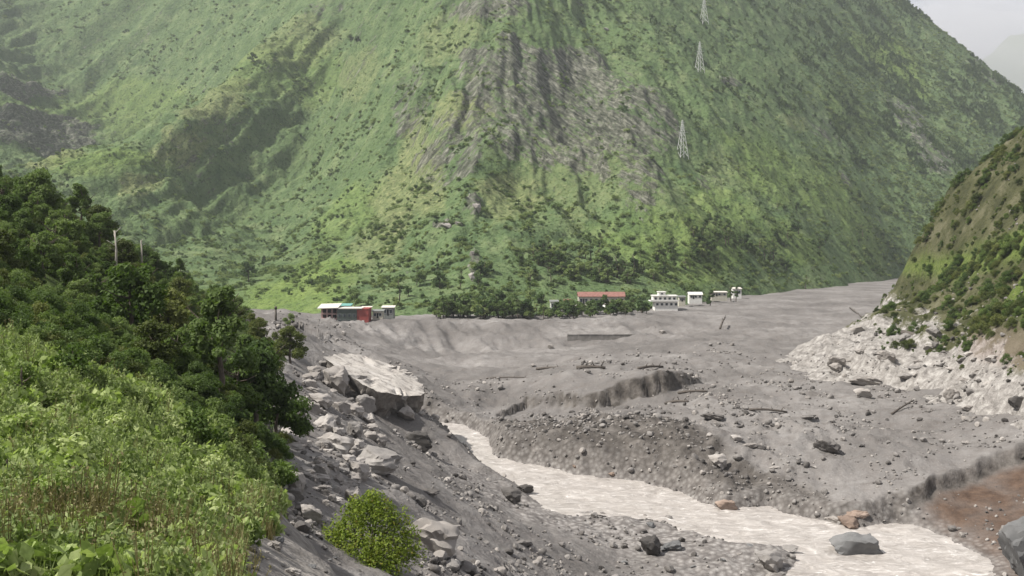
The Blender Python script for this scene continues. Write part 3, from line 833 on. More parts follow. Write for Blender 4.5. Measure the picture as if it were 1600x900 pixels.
# ---- the great tilted slab on the rubble bank
def great_slab():
    top = [(503, 557, 214), (522, 553, 222), (548, 556, 232), (580, 561, 236), (612, 568, 238), (638, 575, 238), (651, 583, 235), (660, 599, 228), (667, 615, 222),
           (655, 626, 215), (640, 621, 211), (622, 614, 206), (592, 611, 202), (566, 598, 203), (538, 579, 207)]
    low = [(512, 566, 218), (525, 563, 224), (550, 566, 233), (582, 572, 238), (614, 582, 240), (638, 600, 240), (648, 620, 238), (655, 635, 232), (654, 652, 226),
           (645, 648, 219), (628, 644, 214), (606, 646, 209), (586, 642, 206), (566, 624, 206), (545, 602, 209)]
    T = [Vector(at(*p)) for p in top]; L = [Vector(at(*p)) for p in low]
    for k, q in enumerate(L):
        q.z -= (3, 3, 4, 4, 3, 2, 1, 0, 0, .4, 1, 1.6, 2.2, 2.5, 3)[k]
    Am = np.array([(q.x, q.y, 1) for q in T]); co_, *_ = np.linalg.lstsq(Am, np.array([q.z for q in T]), rcond=None)
    for q in T: q.z = .15 * q.z + .85 * (co_[0] * q.x + co_[1] * q.y + co_[2])
    base = L[12].copy(); base.z -= 0.4
    bm = bmesh.new()
    tv = [bm.verts.new(p - base) for p in T]; lv = [bm.verts.new(p - base) for p in L]
    n = len(T)
    ct = bm.verts.new(sum(T, Vector()) / n - base ); cl = bm.verts.new(sum(L, Vector()) / n - base - Vector((0, 0, 1.0)))
    for k in range(n):
        bm.faces.new((tv[k], tv[(k + 1) % n], ct)); bm.faces.new((lv[(k + 1) % n], lv[k], cl))
        bm.faces.new((tv[(k + 1) % n], tv[k], lv[k], lv[(k + 1) % n]))
    bmesh.ops.recalc_face_normals(bm, faces=bm.faces)
    bmesh.ops.triangulate(bm, faces=bm.faces)
    bmesh.ops.subdivide_edges(bm, edges=bm.edges, cuts=5, use_grid_fill=True)
    P = np.array([v.co[:] for v in bm.verts])
    nr = np.array([v.normal[:] for v in bm.verts])
    topness = np.clip(nr[:, 2], 0, 1)
    rim = np.clip(np.linalg.norm(P - P.mean(0), axis=1) / 9 - .5, 0, 1)
    d = -1.8 * rim * np.maximum(0, fbm(P[:, 0] / 1.8, P[:, 1] / 1.8 + P[:, 2], 3, 304)) + .5 * fbm(P[:, 0] / 4, P[:, 1] / 4, 3, 305) + 1.3 * fbm(P[:, 0] / 2.6 + P[:, 2] * .6, P[:, 1] / 2.6 - P[:, 2] * .6, 4, 301) * (1 - 0.85 * topness) + 0.14 * fbm(P[:, 0] / 1.6, P[:, 1] / 1.6, 4, 302) - .5 * sstep(.75, .95, ridged(P[:, 0] / 7, P[:, 1] / 5, 2, 303))
    P = P + nr * d[:, None]
    for v, c in zip(bm.verts, P): v.co = c
    me = bpy.data.meshes.new('rock_slab'); bm.to_mesh(me); bm.free(); soft(me, 38)
    t = NT('slab_rock'); co = t.coord('Object')
    nn = t.noise(co, 0.25, 6, .62); n2 = t.noise(co, 1.6, 5, .65)
    col = t.ramp(nn, (0.3, c3(.36, .33, .30)), (0.55, c3(.47, .44, .405)), (0.75, c3(.56, .53, .50)))
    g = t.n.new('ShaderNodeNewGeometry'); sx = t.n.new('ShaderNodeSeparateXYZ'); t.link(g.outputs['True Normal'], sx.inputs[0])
    # flanks and underside darkened by normal: their shade painted into the stone colour
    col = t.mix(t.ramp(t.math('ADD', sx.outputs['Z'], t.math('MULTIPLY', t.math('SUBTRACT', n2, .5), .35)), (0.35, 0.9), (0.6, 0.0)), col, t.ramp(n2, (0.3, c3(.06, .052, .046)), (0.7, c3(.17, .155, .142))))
    col = t.mix(t.ramp(t.noise(co, .5, 5, .7, 1.0), (0.40, 0.85), (0.50, 0.0)), col, c3(.22, .20, .185))
    col = t.mix(t.ramp(n2, (0.30, 0.7), (0.40, 0.0)), col, c3(.15, .135, .12))
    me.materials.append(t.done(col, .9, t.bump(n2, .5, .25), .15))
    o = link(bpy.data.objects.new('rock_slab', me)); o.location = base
    tag(o, 'huge pale tilted rock slab overhanging the rubble bank above the river', 'rock slab')
great_slab()

for a in [
    (637, 656, 26, 'pale', 'white boulder tucked beneath the pointed tip of the great slab', 0, .9),
    (655, 702, 48, 'dark', 'dark wedge-shaped boulder on the mud slope below the great slab', 2, .8),
    (520, 706, 62, 'pale', 'rounded boulder with layered cracks at the edge of the dark trees', 1, 1.25),
    (578, 734, 84, 'grey', 'long boulder with a smooth back and dark broken front face', 3, 1.25),
    (463, 636, 20, 'pale', 'small white boulder highest beside the dark tree on the bank', 0, 1.1),
    (488, 645, 24, 'pale', 'squarish pale boulder just above the layered boulder', 2, 1.0),
    (476, 592, 20, 'pale', 'pale boulder at the bush edge left of the great slab', 3, 1.0),
    (568, 642, 32, 'grey', 'grey block leaning against the underside of the great slab', 2, 1.1),
    (497, 752, 36, 'pale', 'broad pinkish-pale boulder below the layered boulder', 3, .9),
    (520, 734, 20, 'pale', 'small pale boulder between the pinkish boulder and the long boulder', 0, .9),
    (563, 745, 40, 'pale', 'pale jagged boulder directly above the round green bush', 1, .8),
    (459, 783, 32, 'grey', 'grey boulder with a black hollow under it beside the leafy bush', 2, 1.0),
    (540, 742, 20, 'grey', 'small boulder wedged by the jagged boulder above the round bush', 1, .8),
    (668, 858, 98, 'pale', 'large smooth boulder half hidden behind the round green bush', 1, 1.35),
    (669, 773, 32, 'dark', 'flat dark stone on the mud slope above the smooth boulder', 3, .7),
    (818, 852, 28, 'grey', 'lone dark-bottomed stone low on the mud slope', 1, .7),
    (798, 784, 34, 'dark', 'ragged dark rock on the lip of the left river bank', 0, .7),
    (820, 770, 26, 'dark', 'dark rock jutting over the water at the bank corner', 2, .7),
    (1021, 868, 32, 'dark', 'dark brown boulder on the shingle bar', 0, 1.1),
    (1052, 860, 32, 'blue', 'pointed blue-grey boulder on the shingle bar', 1, 1.1),
    (1208, 894, 42, 'grey', 'rounded grey boulder at the water edge of the shingle bar', 0, .9),
    (1347, 880, 80, 'blue', 'biggest blue-grey boulder standing in the river', 2, .85),
    (1308, 818, 32, 'pale', 'pale boulder of the trio against the right river bank', 1, .85),
    (1342, 812, 38, 'rust', 'tan boulder of the trio against the right river bank', 3, .9),
    (1327, 829, 34, 'rust', 'dark reddish boulder of the trio at the river edge', 0, .7),
    (1262, 842, 19, 'dark', 'small dark stone in the river near the bank trio', 2, .8),
    (1231, 861, 34, 'grey', 'low flat stone in the river beside the shingle bar', 3, .45),
    (1277, 863, 46, 'grey', 'long flat wet stone in the river before the biggest boulder', 1, .35),
    (1125, 731, 28, 'pale', 'oval white boulder on the edge of the dark cut bank', 0, .85),
    (1172, 700, 26, 'pale', 'pale stone cluster piece on the terrace above the white boulder', 1, .7),
    (1150, 688, 18, 'pale', 'small white stone on the terrace near the stone cluster', 2, .7),
    (1188, 702, 20, 'dark', 'dark stone beside the pale cluster on the terrace', 3, .8),
    (1293, 708, 36, 'grey', 'blocky dark-faced boulder in the middle of the right terrace', 0, .75),
    (1212, 733, 16, 'pale', 'small pale stone below the blocky terrace boulder', 1, .7),
    (1116, 656, 36, 'dark', 'dark jagged rock beside the driftwood on the terrace', 1, .6),
    (1155, 669, 18, 'dark', 'small flat dark rock right of the driftwood heap', 3, .5),
    (1260, 655, 32, 'grey', 'long low stone on the upper terrace', 3, .5),
    (935, 776, 13, 'dark', 'small dark stone alone in the upper river bend', 1, .6),
    (866, 773, 26, 'grey', 'flat stone just breaking the water of the river bend', 3, .25),
    (1136, 800, 34, 'rust', 'reddish brown block at the foot of the cut bank', 2, .7),
    (1168, 806, 16, 'dark', 'small stone in the water off the reddish block', 0, .6),
    (1128, 828, 26, 'grey', 'flat wet stone in mid river', 3, .35),
    (1190, 834, 46, 'dark', 'long dark stone barely out of the water in mid river', 1, .28),
    (362, 738, 32, 'grey', 'pale rock poking out of the weeds on the near slope crest', 0, .7),
    (455, 899, 30, 'pale', 'white rock low in the weeds left of the round bush', 1, .9),
    (430, 858, 24, 'pale', 'pale rock on the near slope beside the dry grass', 2, .7),
    (392, 862, 22, 'pale', 'small pale rock among weeds left of the dry grass', 0, .6),
    (1628, 905, 95, 'blue', 'tall blue-grey rock at the lower right below the brown slip', 2, 1.5),
    (1356, 602, 48, 'pale', 'broad white boulder on the foot of the rocky hillside', 1, .7),
    (1350, 620, 28, 'pale', 'white boulder at the mud edge of the rocky hillside', 2, .7),
    (1486, 626, 22, 'pale', 'upright white rock on the right rubble apron', 0, 1.1),
    (1506, 597, 20, 'pale', 'white rock high on the right rubble apron', 3, 1.0),
    (1516, 641, 22, 'pale', 'white rock lowest on the right rubble apron', 1, .9),
    (1595, 640, 26, 'dark', 'dark rock at the right edge of the rubble apron', 2, 1.0),
    (1310, 575, 26, 'pale', 'pale rock on the crest of the rocky foot', 0, .8),
    (1385, 560, 34, 'pale', 'pale cracked rock face block near the fallen tree', 3, .9),
    (1420, 590, 26, 'grey', 'grey rock below the fallen tree on the rocky foot', 1, .7),
    (908, 655, 12, 'pale', 'white stone in the hollow below the dark bluff', 1, .9),
    (860, 545, 9, 'pale', 'small white stone on the far mud flat', 0, .9),
    (1035, 522, 10, 'pale', 'white block on the mud below the white building', 2, .8)]:
    boulder(*a)

# boulders of the rubble bank and of the terrace that nothing sets apart
WORD = dict(pale='pale', grey='mid-grey', dark='dark', blue='bluish', rust='reddish')
def scatter_boulders(n, region, wpx, keys, label, group, squash=(.5, 1.0), zone=None):
    k = 0
    while k < n:
        px, py = rnd.uniform(region[0], region[2]), rnd.uniform(region[1], region[3])
        lo_, hi2 = region[4](py) if len(region) > 4 else (0, 2000)
        if not lo_ < px < hi2: continue
        k += 1
        zw_ = (' ' + zone(px, py)) if zone else ''
        boulder(px, py, rnd.uniform(*wpx) * (0.7 + 0.6 * rnd.random() ** 3), (key := rnd.choice(keys)), WORD[key] + ' ' + label + zw_, rnd.randrange(4), rnd.uniform(*squash), 0.3, .35, WORD[key] + ' ' + group + zw_)
scatter_boulders(84, (455, 570, 640, 830, lambda y: (np.interp(y, [560, 640, 700, 830], [492, 468, 455, 450]), np.interp(y, [560, 600, 640, 700, 760, 830], [520, 545, 570, 625, 600, 520]))), (15, 42), ['pale', 'pale', 'pale', 'pale', 'grey'], 'angular rock in the rubble bank', 'rubble bank rocks', (.6, 1.2), lambda px, py: 'beside the great slab' if py < 620 else 'around the layered boulder' if py < 690 else 'just above the round bush' if py < 760 else 'beside the leafy crest bush')
scatter_boulders(20, (560, 740, 900, 890, lambda y: (np.interp(y, [740, 890], [640, 700]), np.interp(y, [740, 890], [800, 960]))), (5, 13), ['grey', 'dark', 'grey'], 'small stone lying on the grey mud slope beside the river', 'stones on the mud slope')
scatter_boulders(26, (1080, 620, 1500, 740), (5, 12), ['pale', 'grey', 'grey', 'dark'], 'small stone strewn over the grey mud terrace', 'stones on the terrace')
scatter_boulders(34, (880, 790, 1230, 898, lambda y: (np.interp(y, [790, 898], [880, 940]), np.interp(y, [790, 820, 860, 898], [960, 1060, 1230, 1220]))), (5, 15), ['pale', 'grey', 'grey', 'blue', 'dark'], 'stone of the shingle bar beside the river', 'shingle bar stones')
scatter_boulders(36, (1260, 515, 1560, 640, lambda y: (np.interp(y, [515, 600], [1340, 1260]), 1560)), (8, 26), ['pale', 'pale', 'pale', 'grey'], 'rock on the apron of the rocky hillside', 'rocky hillside rubble', (.6, 1.1), lambda px, py: 'left of the fallen tree' if px < 1410 else 'below the fallen tree' if px < 1480 else 'right of the fallen tree')
scatter_boulders(20, (780, 725, 1480, 830, lambda y: (np.interp(y, [725, 750, 770, 800, 830], [780, 880, 1040, 1100, 1250]), np.interp(y, [725, 745, 765, 790, 815, 830], [860, 960, 1060, 1190, 1290, 1460]))), (6, 14), ['grey', 'dark', 'pale', 'rust'], 'stone at the foot of the cut river bank', 'cut bank stones', (.5, .8))
scatter_boulders(28, (330, 820, 540, 898, lambda y: (np.interp(y, [820, 898], [400, 330]), np.interp(y, [820, 898], [480, 560]))), (9, 24), ['pale', 'grey', 'pale', 'blue'], 'rock among weeds at the near slope foot', 'near slope rocks', (.5, .9))

# ================================================================== plants
def leaves(P, N, size, r, aspect=0.55, curl=0.0):
    """diamond leaves at P facing N"""
    n = len(P)
    N = N / np.linalg.norm(N, axis=1)[:, None]
    A_ = r.normal(size=(n, 3))
    U_ = np.cross(N, A_); U_ /= np.linalg.norm(U_, axis=1)[:, None]
    W_ = np.cross(N, U_)
    s = (size * r.uniform(0.6, 1.35, n))[:, None] if np.isscalar(size) else (size * r.uniform(.7, 1.3, n))[:, None]
    v0 = P - U_ * s * .5; v2 = P + U_ * s * .5 - N * s * curl; v1 = P + W_ * s * .5 * aspect; v3 = P - W_ * s * .5 * aspect
    V = np.stack([v0, v1, v2, v3], 1).reshape(-1, 3)
    F = np.arange(4 * n).reshape(-1, 4)
    return V, F

def crown_mesh(name, seed, mat, blobs, n, size, aspect=.6, shell=0.45, jitter=0.75, droop=0.0):
    """leaves spread through a handful of overlapping leaf masses"""
    r = np.random.RandomState(seed)
    B_ = np.array(blobs, float)                         # x y z rx rz
    wgt = B_[:, 3] ** 2; k = r.choice(len(B_), n, p=wgt / wgt.sum())
    d = r.normal(size=(n, 3)); d /= np.linalg.norm(d, axis=1)[:, None]
    rad = r.uniform(0, 1, n) ** shell
    lump = 1 + 0.35 * fbm(d[:, 0] * 2.2 + k * 3.1, d[:, 1] * 2.2 + d[:, 2] * 2.0, 2, seed)
    P = B_[k, :3] + d * (rad * lump)[:, None] * np.stack([B_[k, 3], B_[k, 3], B_[k, 4]], 1)
    N = d + r.normal(size=(n, 3)) * jitter + np.array([0, 0, .35])
    V, F = leaves(P, N, size, r, aspect)
    return mesh_np(name, V, F, mat)

def blobs_round(r, n, R, z0, H, top=1.0):
    out = []
    for k in range(n):
        a = r.uniform(0, 6.283); q = math.sqrt(r.uniform(0, 1)); zz = r.uniform(0, 1)
        w = R * (0.62 + 0.38 * math.sin(math.pi * min(1, zz + .15))) * (1 - 0.45 * zz * top)
        rb = R * (r.uniform(.28, .5) if n < 15 else r.uniform(.18, .42))
        out.append((math.cos(a) * q * w, math.sin(a) * q * w, z0 + zz * (H - z0 - rb * .6), rb, rb * r.uniform(.6, .9)))
    return out

def trunk_mesh(name, seed, mat, H, rad, limbs, bend=0.15, spread=0.35, z0=0.35):
    r = random.Random(seed)
    mb = MB()
    pts = [(0, 0, -0.8)]; x = y = 0
    for k in range(1, 6):
        x += r.uniform(-bend, bend) * H * .2; y += r.uniform(-bend, bend) * H * .2
        pts.append((x, y, H * k / 5 * .85))
    mb.tube(pts, [rad * 1.25, rad, rad * .85, rad * .65, rad * .45, rad * .2], 7)
    for k in range(limbs):
        z = H * r.uniform(z0, .7); a = r.uniform(0, 6.283); L = H * spread * r.uniform(.6, 1.1)
        f = z / (H * .85) * 5; j = min(4, int(f)); q = f - j
        b = Vector(pts[j]).lerp(Vector(pts[j + 1]), q)
        e = b + Vector((math.cos(a) * L, math.sin(a) * L, L * r.uniform(.35, .8)))
        m = b.lerp(e, .5) + Vector((0, 0, -L * .08))
        mb.tube([b, m, e], [rad * .45, rad * .3, rad * .1], 5, False)
    return mb.mesh(name, mat, True)

tb = NT('bark'); M_BARK = tb.done(tb.ramp(tb.noise(tb.coord('Object', (6, 6, 1.2)), 2.0, 4), (0.3, c3(.055, .045, .036)), (0.7, c3(.15, .125, .10))), .95)
tb2 = NT('pale_bark'); M_BARKP = tb2.done(tb2.ramp(tb2.noise(tb2.coord('Object', (6, 6, 1.2)), 2.0, 4), (0.3, c3(.26, .24, .20)), (0.7, c3(.44, .41, .36))), .95)
tw = NT('driftwood'); M_WOOD = tw.done(tw.ramp(tw.noise(tw.coord('Object', (1, 6, 6)), 1.5, 4), (0.3, c3(.05, .043, .037)), (0.7, c3(.14, .122, .108))), .95)

M_LEAF_DARK = leaf_mat('dark_leaves', c3(.048, .078, .026), c3(.104, .152, .048), c3(.172, .224, .080), .42)
M_LEAF_MID = leaf_mat('mid_leaves', c3(.044, .074, .020), c3(.092, .140, .038), c3(.160, .215, .066), .4)
M_LEAF_OLIVE = leaf_mat('olive_leaves', c3(.042, .058, .017), c3(.088, .110, .032), c3(.155, .172, .055), .35)
M_LEAF_BRIGHT = leaf_mat('bright_leaves', c3(.052, .088, .014), c3(.115, .178, .028), c3(.215, .275, .060), .35, 1.4)
M_LEAF_FAR = leaf_mat('far_leaves', c3(.044, .076, .028), c3(.088, .136, .048), c3(.150, .200, .075), .35, .3)
M_LEAF_FARL = leaf_mat('far_light_leaves', c3(.095, .138, .048), c3(.160, .215, .076), c3(.235, .280, .115), .35, .3)
M_LEAF_WEED = leaf_mat('weed_leaves', c3(.115, .160, .045), c3(.255, .325, .110), c3(.420, .475, .220), .36, 2.0)
M_LEAF_WEED2 = leaf_mat('dull_weed_leaves', c3(.105, .145, .048), c3(.210, .265, .100), c3(.340, .385, .180), .35, 2.0)
M_LEAF_DRY = leaf_mat('dry_stalks', c3(.100, .080, .040), c3(.190, .165, .082), c3(.290, .255, .140), .25, 2.0)
M_LEAF_HERO = leaf_mat('bush_leaves', c3(.042, .074, .010), c3(.105, .160, .018), c3(.220, .275, .045), .35, .9, c3(.20, .125, .03))

R0 = np.random.RandomState(3)
class Kind:
    def __init__(s, name, crown, trunk): s.name, s.crown, s.trunk = name, crown, trunk
def mk_tree(name, seed, mat, H, R, n, size, nb=9, z0=.25, top=1.0, limbs=6, jitter=.75, aspect=.6, bark=None):
    r = np.random.RandomState(seed)
    cr = crown_mesh('crown', seed, mat, blobs_round(r, nb, R, H * z0, H, top), n, size, aspect, .45, jitter)
    return Kind(name, cr, trunk_mesh('trunk', seed, bark or M_BARK, H, .022 * H + .04, limbs))
T_NEAR = [mk_tree('leafy_tree', 21, M_LEAF_DARK, 7.5, 3.2, 6500, .36, 22), mk_tree('leafy_tree', 22, M_LEAF_MID, 6.5, 3.2, 6000, .36, 22), mk_tree('leafy_tree', 23, M_LEAF_OLIVE, 7.0, 3.4, 6000, .36, 22, .2),
          mk_tree('leafy_tree', 24, M_LEAF_DARK, 8.5, 2.7, 6000, .36, 22, .2, 1.3)]
T_BUSH = [mk_tree('leafy_bush', 31, M_LEAF_MID, 3.2, 2.1, 3800, .22, 10, .12, .8, 4), mk_tree('leafy_bush', 32, M_LEAF_OLIVE, 2.8, 2.0, 3600, .20, 10, .1, .8, 4), mk_tree('leafy_bush', 33, M_LEAF_DARK, 3.5, 2.2, 3800, .22, 10, .1, .8, 4)]
T_FAR = [mk_tree('broadleaf_tree', 41, M_LEAF_FAR, 9.0, 3.9, 900, 1.0, 8, .2, 1.0, 3, .9), mk_tree('broadleaf_tree', 42, M_LEAF_FAR, 11.0, 3.5, 900, 1.0, 8, .2, 1.3, 3, .9), mk_tree('broadleaf_tree', 43, M_LEAF_FARL, 8.0, 3.6, 850, 1.0, 8, .2, 1.0, 3, .9),
         mk_tree('slim_tree', 44, M_LEAF_FAR, 13.0, 2.4, 700, .9, 8, .25, 1.4, 3, .9)]
B_FAR = [mk_tree('hill_shrub', 51, M_LEAF_FAR, 4.0, 2.6, 260, .95, 5, .1, .8, 2, .9), mk_tree('hill_shrub', 52, M_LEAF_FARL, 3.2, 2.6, 260, .95, 5, .1, .8, 2, .9), mk_tree('hill_shrub', 53, M_LEAF_FAR, 5.5, 2.3, 260, .95, 5, .1, 1.3, 2, .9), mk_tree('thicket', 54, M_LEAF_FARL, 3.2, 5.0, 520, 1.0, 9, .05, .6, 2, .9), mk_tree('thicket', 55, M_LEAF_FAR, 3.6, 4.4, 480, 1.0, 9, .05, .6, 2, .9)]

def plant(kind, x, y, z, s, label, cat, group=None, sz=1.0, rz=None):
    o = thing(kind.name, label, cat, (x, y, z), rnd.uniform(0, 6.28) if rz is None else rz, group)
    o.scale = (s, s, s * sz)
    part('crown', kind.crown, o); part('trunk', kind.trunk, o)
    return o

# ---- scattered ground cover (stuff): instances on a cloud of points
def stuff(name, label, cat, pts, scl, idx, sources, tilt=0.12):
    me = bpy.data.meshes.new(name)
    n = len(pts)
    me.vertices.add(n); me.vertices.foreach_set('co', np.asarray(pts, np.float32).ravel())
    a = me.attributes.new('scl', 'FLOAT', 'POINT'); a.data.foreach_set('value', np.asarray(scl, np.float32))
    a = me.attributes.new('kidx', 'INT', 'POINT'); a.data.foreach_set('value', np.asarray(idx, np.int32))
    r = np.stack([rs.normal(0, tilt, n), rs.normal(0, tilt, n), rs.uniform(0, 6.283, n)], 1)
    a = me.attributes.new('rot', 'FLOAT_VECTOR', 'POINT'); a.data.foreach_set('vector', r.astype(np.float32).ravel())
    o = link(bpy.data.objects.new(name, me)); tag(o, label, cat, kind='stuff')
    ng = bpy.data.node_groups.new(name, 'GeometryNodeTree')
    ng.interface.new_socket('Geometry', in_out='INPUT', socket_type='NodeSocketGeometry')
    ng.interface.new_socket('Geometry', in_out='OUTPUT', socket_type='NodeSocketGeometry')
    N, L = ng.nodes, ng.links
    gi, go = N.new('NodeGroupInput'), N.new('NodeGroupOutput')
    def named(nm, dt):
        q = N.new('GeometryNodeInputNamedAttribute'); q.data_type = dt; q.inputs[0].default_value = nm
        return q.outputs[0]
    sc_, ix_, rt_ = named('scl', 'FLOAT'), named('kidx', 'INT'), named('rot', 'FLOAT_VECTOR')
    er = N.new('FunctionNodeEulerToRotation'); L.new(rt_, er.inputs[0])
    jn = N.new('GeometryNodeJoinGeometry')
    for k, src in enumerate(sources):
        cmp_ = N.new('FunctionNodeCompare'); cmp_.data_type = 'INT'; cmp_.operation = 'EQUAL'
        ins_ = [s for s in cmp_.inputs if s.type == 'INT']
        L.new(ix_, ins_[0]); ins_[1].default_value = k
        oi = N.new('GeometryNodeObjectInfo'); oi.transform_space = 'ORIGINAL'; oi.inputs['Object'].default_value = src; oi.inputs['As Instance'].default_value = True
        ip = N.new('GeometryNodeInstanceOnPoints')
        L.new(gi.outputs[0], ip.inputs['Points']); L.new(cmp_.outputs[0], ip.inputs['Selection']); L.new(oi.outputs['Geometry'], ip.inputs['Instance'])
        L.new(er.outputs[0], ip.inputs['Rotation']); L.new(sc_, ip.inputs['Scale']); L.new(ip.outputs[0], jn.inputs[0])
    L.new(jn.outputs[0], go.inputs[0])
    md = o.modifiers.new('scatter', 'NODES'); md.node_group = ng
    return o

def crown_of(o): return [c for c in o.children if c.name.startswith('crown')][0]

# ---- the round green bush on the rubble, in front of the smooth boulder
def hero_bush():
    c = hit(578, 876, [fb, fc])
    o = thing('round_bush', 'round bright green bush in front of the smooth boulder on the rubble', 'bush', c)
    o.scale = tuple(v * c[1] / 64 for v in (1.1, 1.1, 1.02)); o.location.z += .35
    r = np.random.RandomState(77)
    bl = [(-1.4, 0, 1.3, 1.3, 1.1), (0, .2, 2.3, 1.5, 1.2), (1.2, 0, 1.9, 1.3, 1.1), (1.9, .1, 1.0, 1.0, .9), (-.3, -.6, 1.0, 1.6, 1.1), (.9, -.8, .8, 1.3, 1.0), (-2.0, 0, .9, .9, .8), (.2, .3, 3.1, .8, .7), (-.8, .3, 2.6, .8, .7), (.6, 0, 2.9, .7, .7), (1.6, -.4, .3, 1.0, .7), (-1.2, -.6, .2, 1.2, .8), (.2, -1.0, .0, 1.4, .8), (-2.2, -.3, .1, .9, .7), (2.3, -.2, .2, .9, .8), (1.2, -1.0, -.3, 1.1, .7), (-.5, -1.2, -.5, 1.2, .7)]
    bl += [(r.uniform(-2.2, 2.2), r.uniform(-.8, .8), q, .38, .55) for q in r.uniform(1.4, 3.6, 16) if True]
    bl = [b if b[3] > .5 else (b[0] * (1.25 - .28 * b[2]), b[1], b[2], b[3], b[4]) for b in bl]
    part('crown', crown_mesh('crown', 78, M_LEAF_HERO, bl, 15000, .18, .42, .5, .8), o)
    mb = MB()
    for k in range(9):
        a = k * .7; mb.tube([(0, 0, -1.2), (math.cos(a) * .7, math.sin(a) * .5, .6), (math.cos(a) * 1.6, math.sin(a) * 1.1, 1.9)], [.11, .07, .02], 5, False)
    part('stem', mb.mesh('stem', M_BARK, True), o)
hero_bush()

# ---- trees of the left hillside
def tree_at(kind, px, py, s, label, cat='tree', group=None, sz=1.0, fields=None, d=None):
    c = at(px, py, d) if d else hit(px, py, fields or GROUND)
    if d: c = (c[0], c[1], gz(c[0], c[1], fields or GROUND))
    return plant(kind, c[0], c[1], c[2] - .1, s, label, cat, group, sz)
named_trees = [
    (0, 400, 640, 1.15, 'big dark tree leaning over the rubble beside the layered boulder', 95),
    (3, 345, 600, 1.05, 'tall dark tree standing behind the bright weeds', 88),
    (1, 432, 700, .95, 'dark-shaded tree at the rubble edge above the leafy bush', 100),
    (2, 455, 585, 1.0, 'olive tree on the bank edge left of the great slab', 190),
    (1, 205, 520, 1.25, 'broad pale green tree in the middle of the hillside', 100),
    (2, 262, 540, 1.15, 'rounded olive tree right of the broad pale green tree', 105),
    (0, 60, 300, 1.15, 'dark tree on the skyline at the top of the near hillside', 175),
    (3, 125, 335, 1.0, 'pointed dark tree on the hillside skyline', 195),
    (2, 155, 360, 1.1, 'spreading flat-topped tree on the hillside skyline', 190),
    (0, 222, 420, 1.0, 'dark round tree behind the pale bare trunks', 225)]
for k, px, py, s, lab, d in named_trees: tree_at(T_NEAR[k], px, py, s, lab, d=d, fields=[fc, fb])
b0 = tree_at(T_BUSH[0], 408, 790, 1.05, 'bright leafy bush on the slope crest beside the grey boulder', 'bush', d=58, fields=[fc, fb])
b1 = tree_at(T_BUSH[2], 455, 520, 1.0, 'dark bush on the bank top near the far pole', 'bush', d=300, fields=[fc, fb])
b2 = tree_at(T_BUSH[1], 478, 540, .8, 'dull brownish bush at the bank edge above the great slab', 'bush', d=262, fields=[fc, fb])

cnt = 0; tries = 0; placed = []
while cnt < 120 and tries < 6000:
    tries += 1
    d = math.exp(rnd.uniform(math.log(72), math.log(430)))
    x = float(toe_x(d)) - rnd.uniform(0.5, 1) * 3 - rnd.random() ** .8 * (20 + d * .42)
    px, py = proj(x, d, gz(x, d, [fc]))
    if px < -80 or any((x - a) ** 2 + (d - b) ** 2 < (3.0 + .008 * d) ** 2 for a, b in placed): continue
    if px < 250 - (d - 72) and d < 100: continue
    placed.append((x, d)); cnt += 1
    k = rnd.choice([0, 1, 1, 2, 2, 1, 3])
    s = rnd.uniform(.5, .85) * (1 + .0007 * d)
    zone = 'along the rubble edge' if float(toe_x(d)) - x < 9 else ('low on the near hillside behind the weeds' if d < 120 else ('on the upper hillside under the skyline' if py < 420 else 'in the middle of the far wooded hillside'))
    plant(T_NEAR[k], x, d, gz(x, d, [fc]) - .1, s, ('dark green', 'mid green', 'olive green', 'tall dark')[k] + ' tree ' + zone, 'tree', ('dark green', 'mid green', 'olive green', 'tall dark')[k] + ' trees ' + zone, rnd.uniform(.85, 1.1))

# undergrowth below and between them
n = 5200
d = np.exp(rs.uniform(math.log(50), math.log(480), n))
x = toe_x(d) - rs.uniform(0, 1, n) ** .8 * (25 + d * .5)
z = fc.z(x, d)
pxx, pyy = proj(x, d, z)
ok = (pxx > -120) & (z > -1000) & ~((d < 62) & (pxx < 300))
stuff('undergrowth', 'dense low scrub covering the left hillside between the trees', 'undergrowth', np.stack([x, d, z - .15], 1)[ok], rs.uniform(.28, .75, ok.sum()), rs.randint(0, 3, ok.sum()), [crown_of(b0), crown_of(b2), crown_of(b1)])

# pale bare trunks and the pole
def bare_trunk(px, py, d, h, label):
    c = at(px, py, d)
    o = thing('bare_trunk', label, 'dead tree', c)
    r = random.Random(px)
    part('trunk', MB().tube([(0, 0, -1.5), (.1, 0, h * .5), (-.05, 0, h)], [.20, .15, .08], 7).mesh('trunk', M_BARKP, True), o)
    for k in range(5):
        a = r.uniform(0, 6.28); L = h * .2
        part('branch', MB().tube([(0, 0, h * (.62 + .08 * k)), (math.cos(a) * L, math.sin(a) * L, h * (.62 + .08 * k) + L * .7)], [.07, .025], 5).mesh('branch', M_BARKP, True), o)
bare_trunk(181, 424, 150, 5.6, 'tall pale bare trunk rising from the hillside trees')
bare_trunk(221, 408, 190, 3.6, 'shorter pale bare trunk beside the dark round tree')
c = hit(431, 501, [fb, fc]); 
o = thing('wooden_pole', 'short dark pole standing on the far bank left of the red building', 'pole', (c[0], c[1], c[2]))
part('shaft', MB().tube([(0, 0, -1), (0, 0, 3.2)], [.35, .28], 8).mesh('shaft', M_WOOD, True), o)
part('cap', MB().tube([(0, 0, 3.2), (0, 0, 3.9)], [.45, .25], 8).mesh('cap', M_WOOD, True), o)

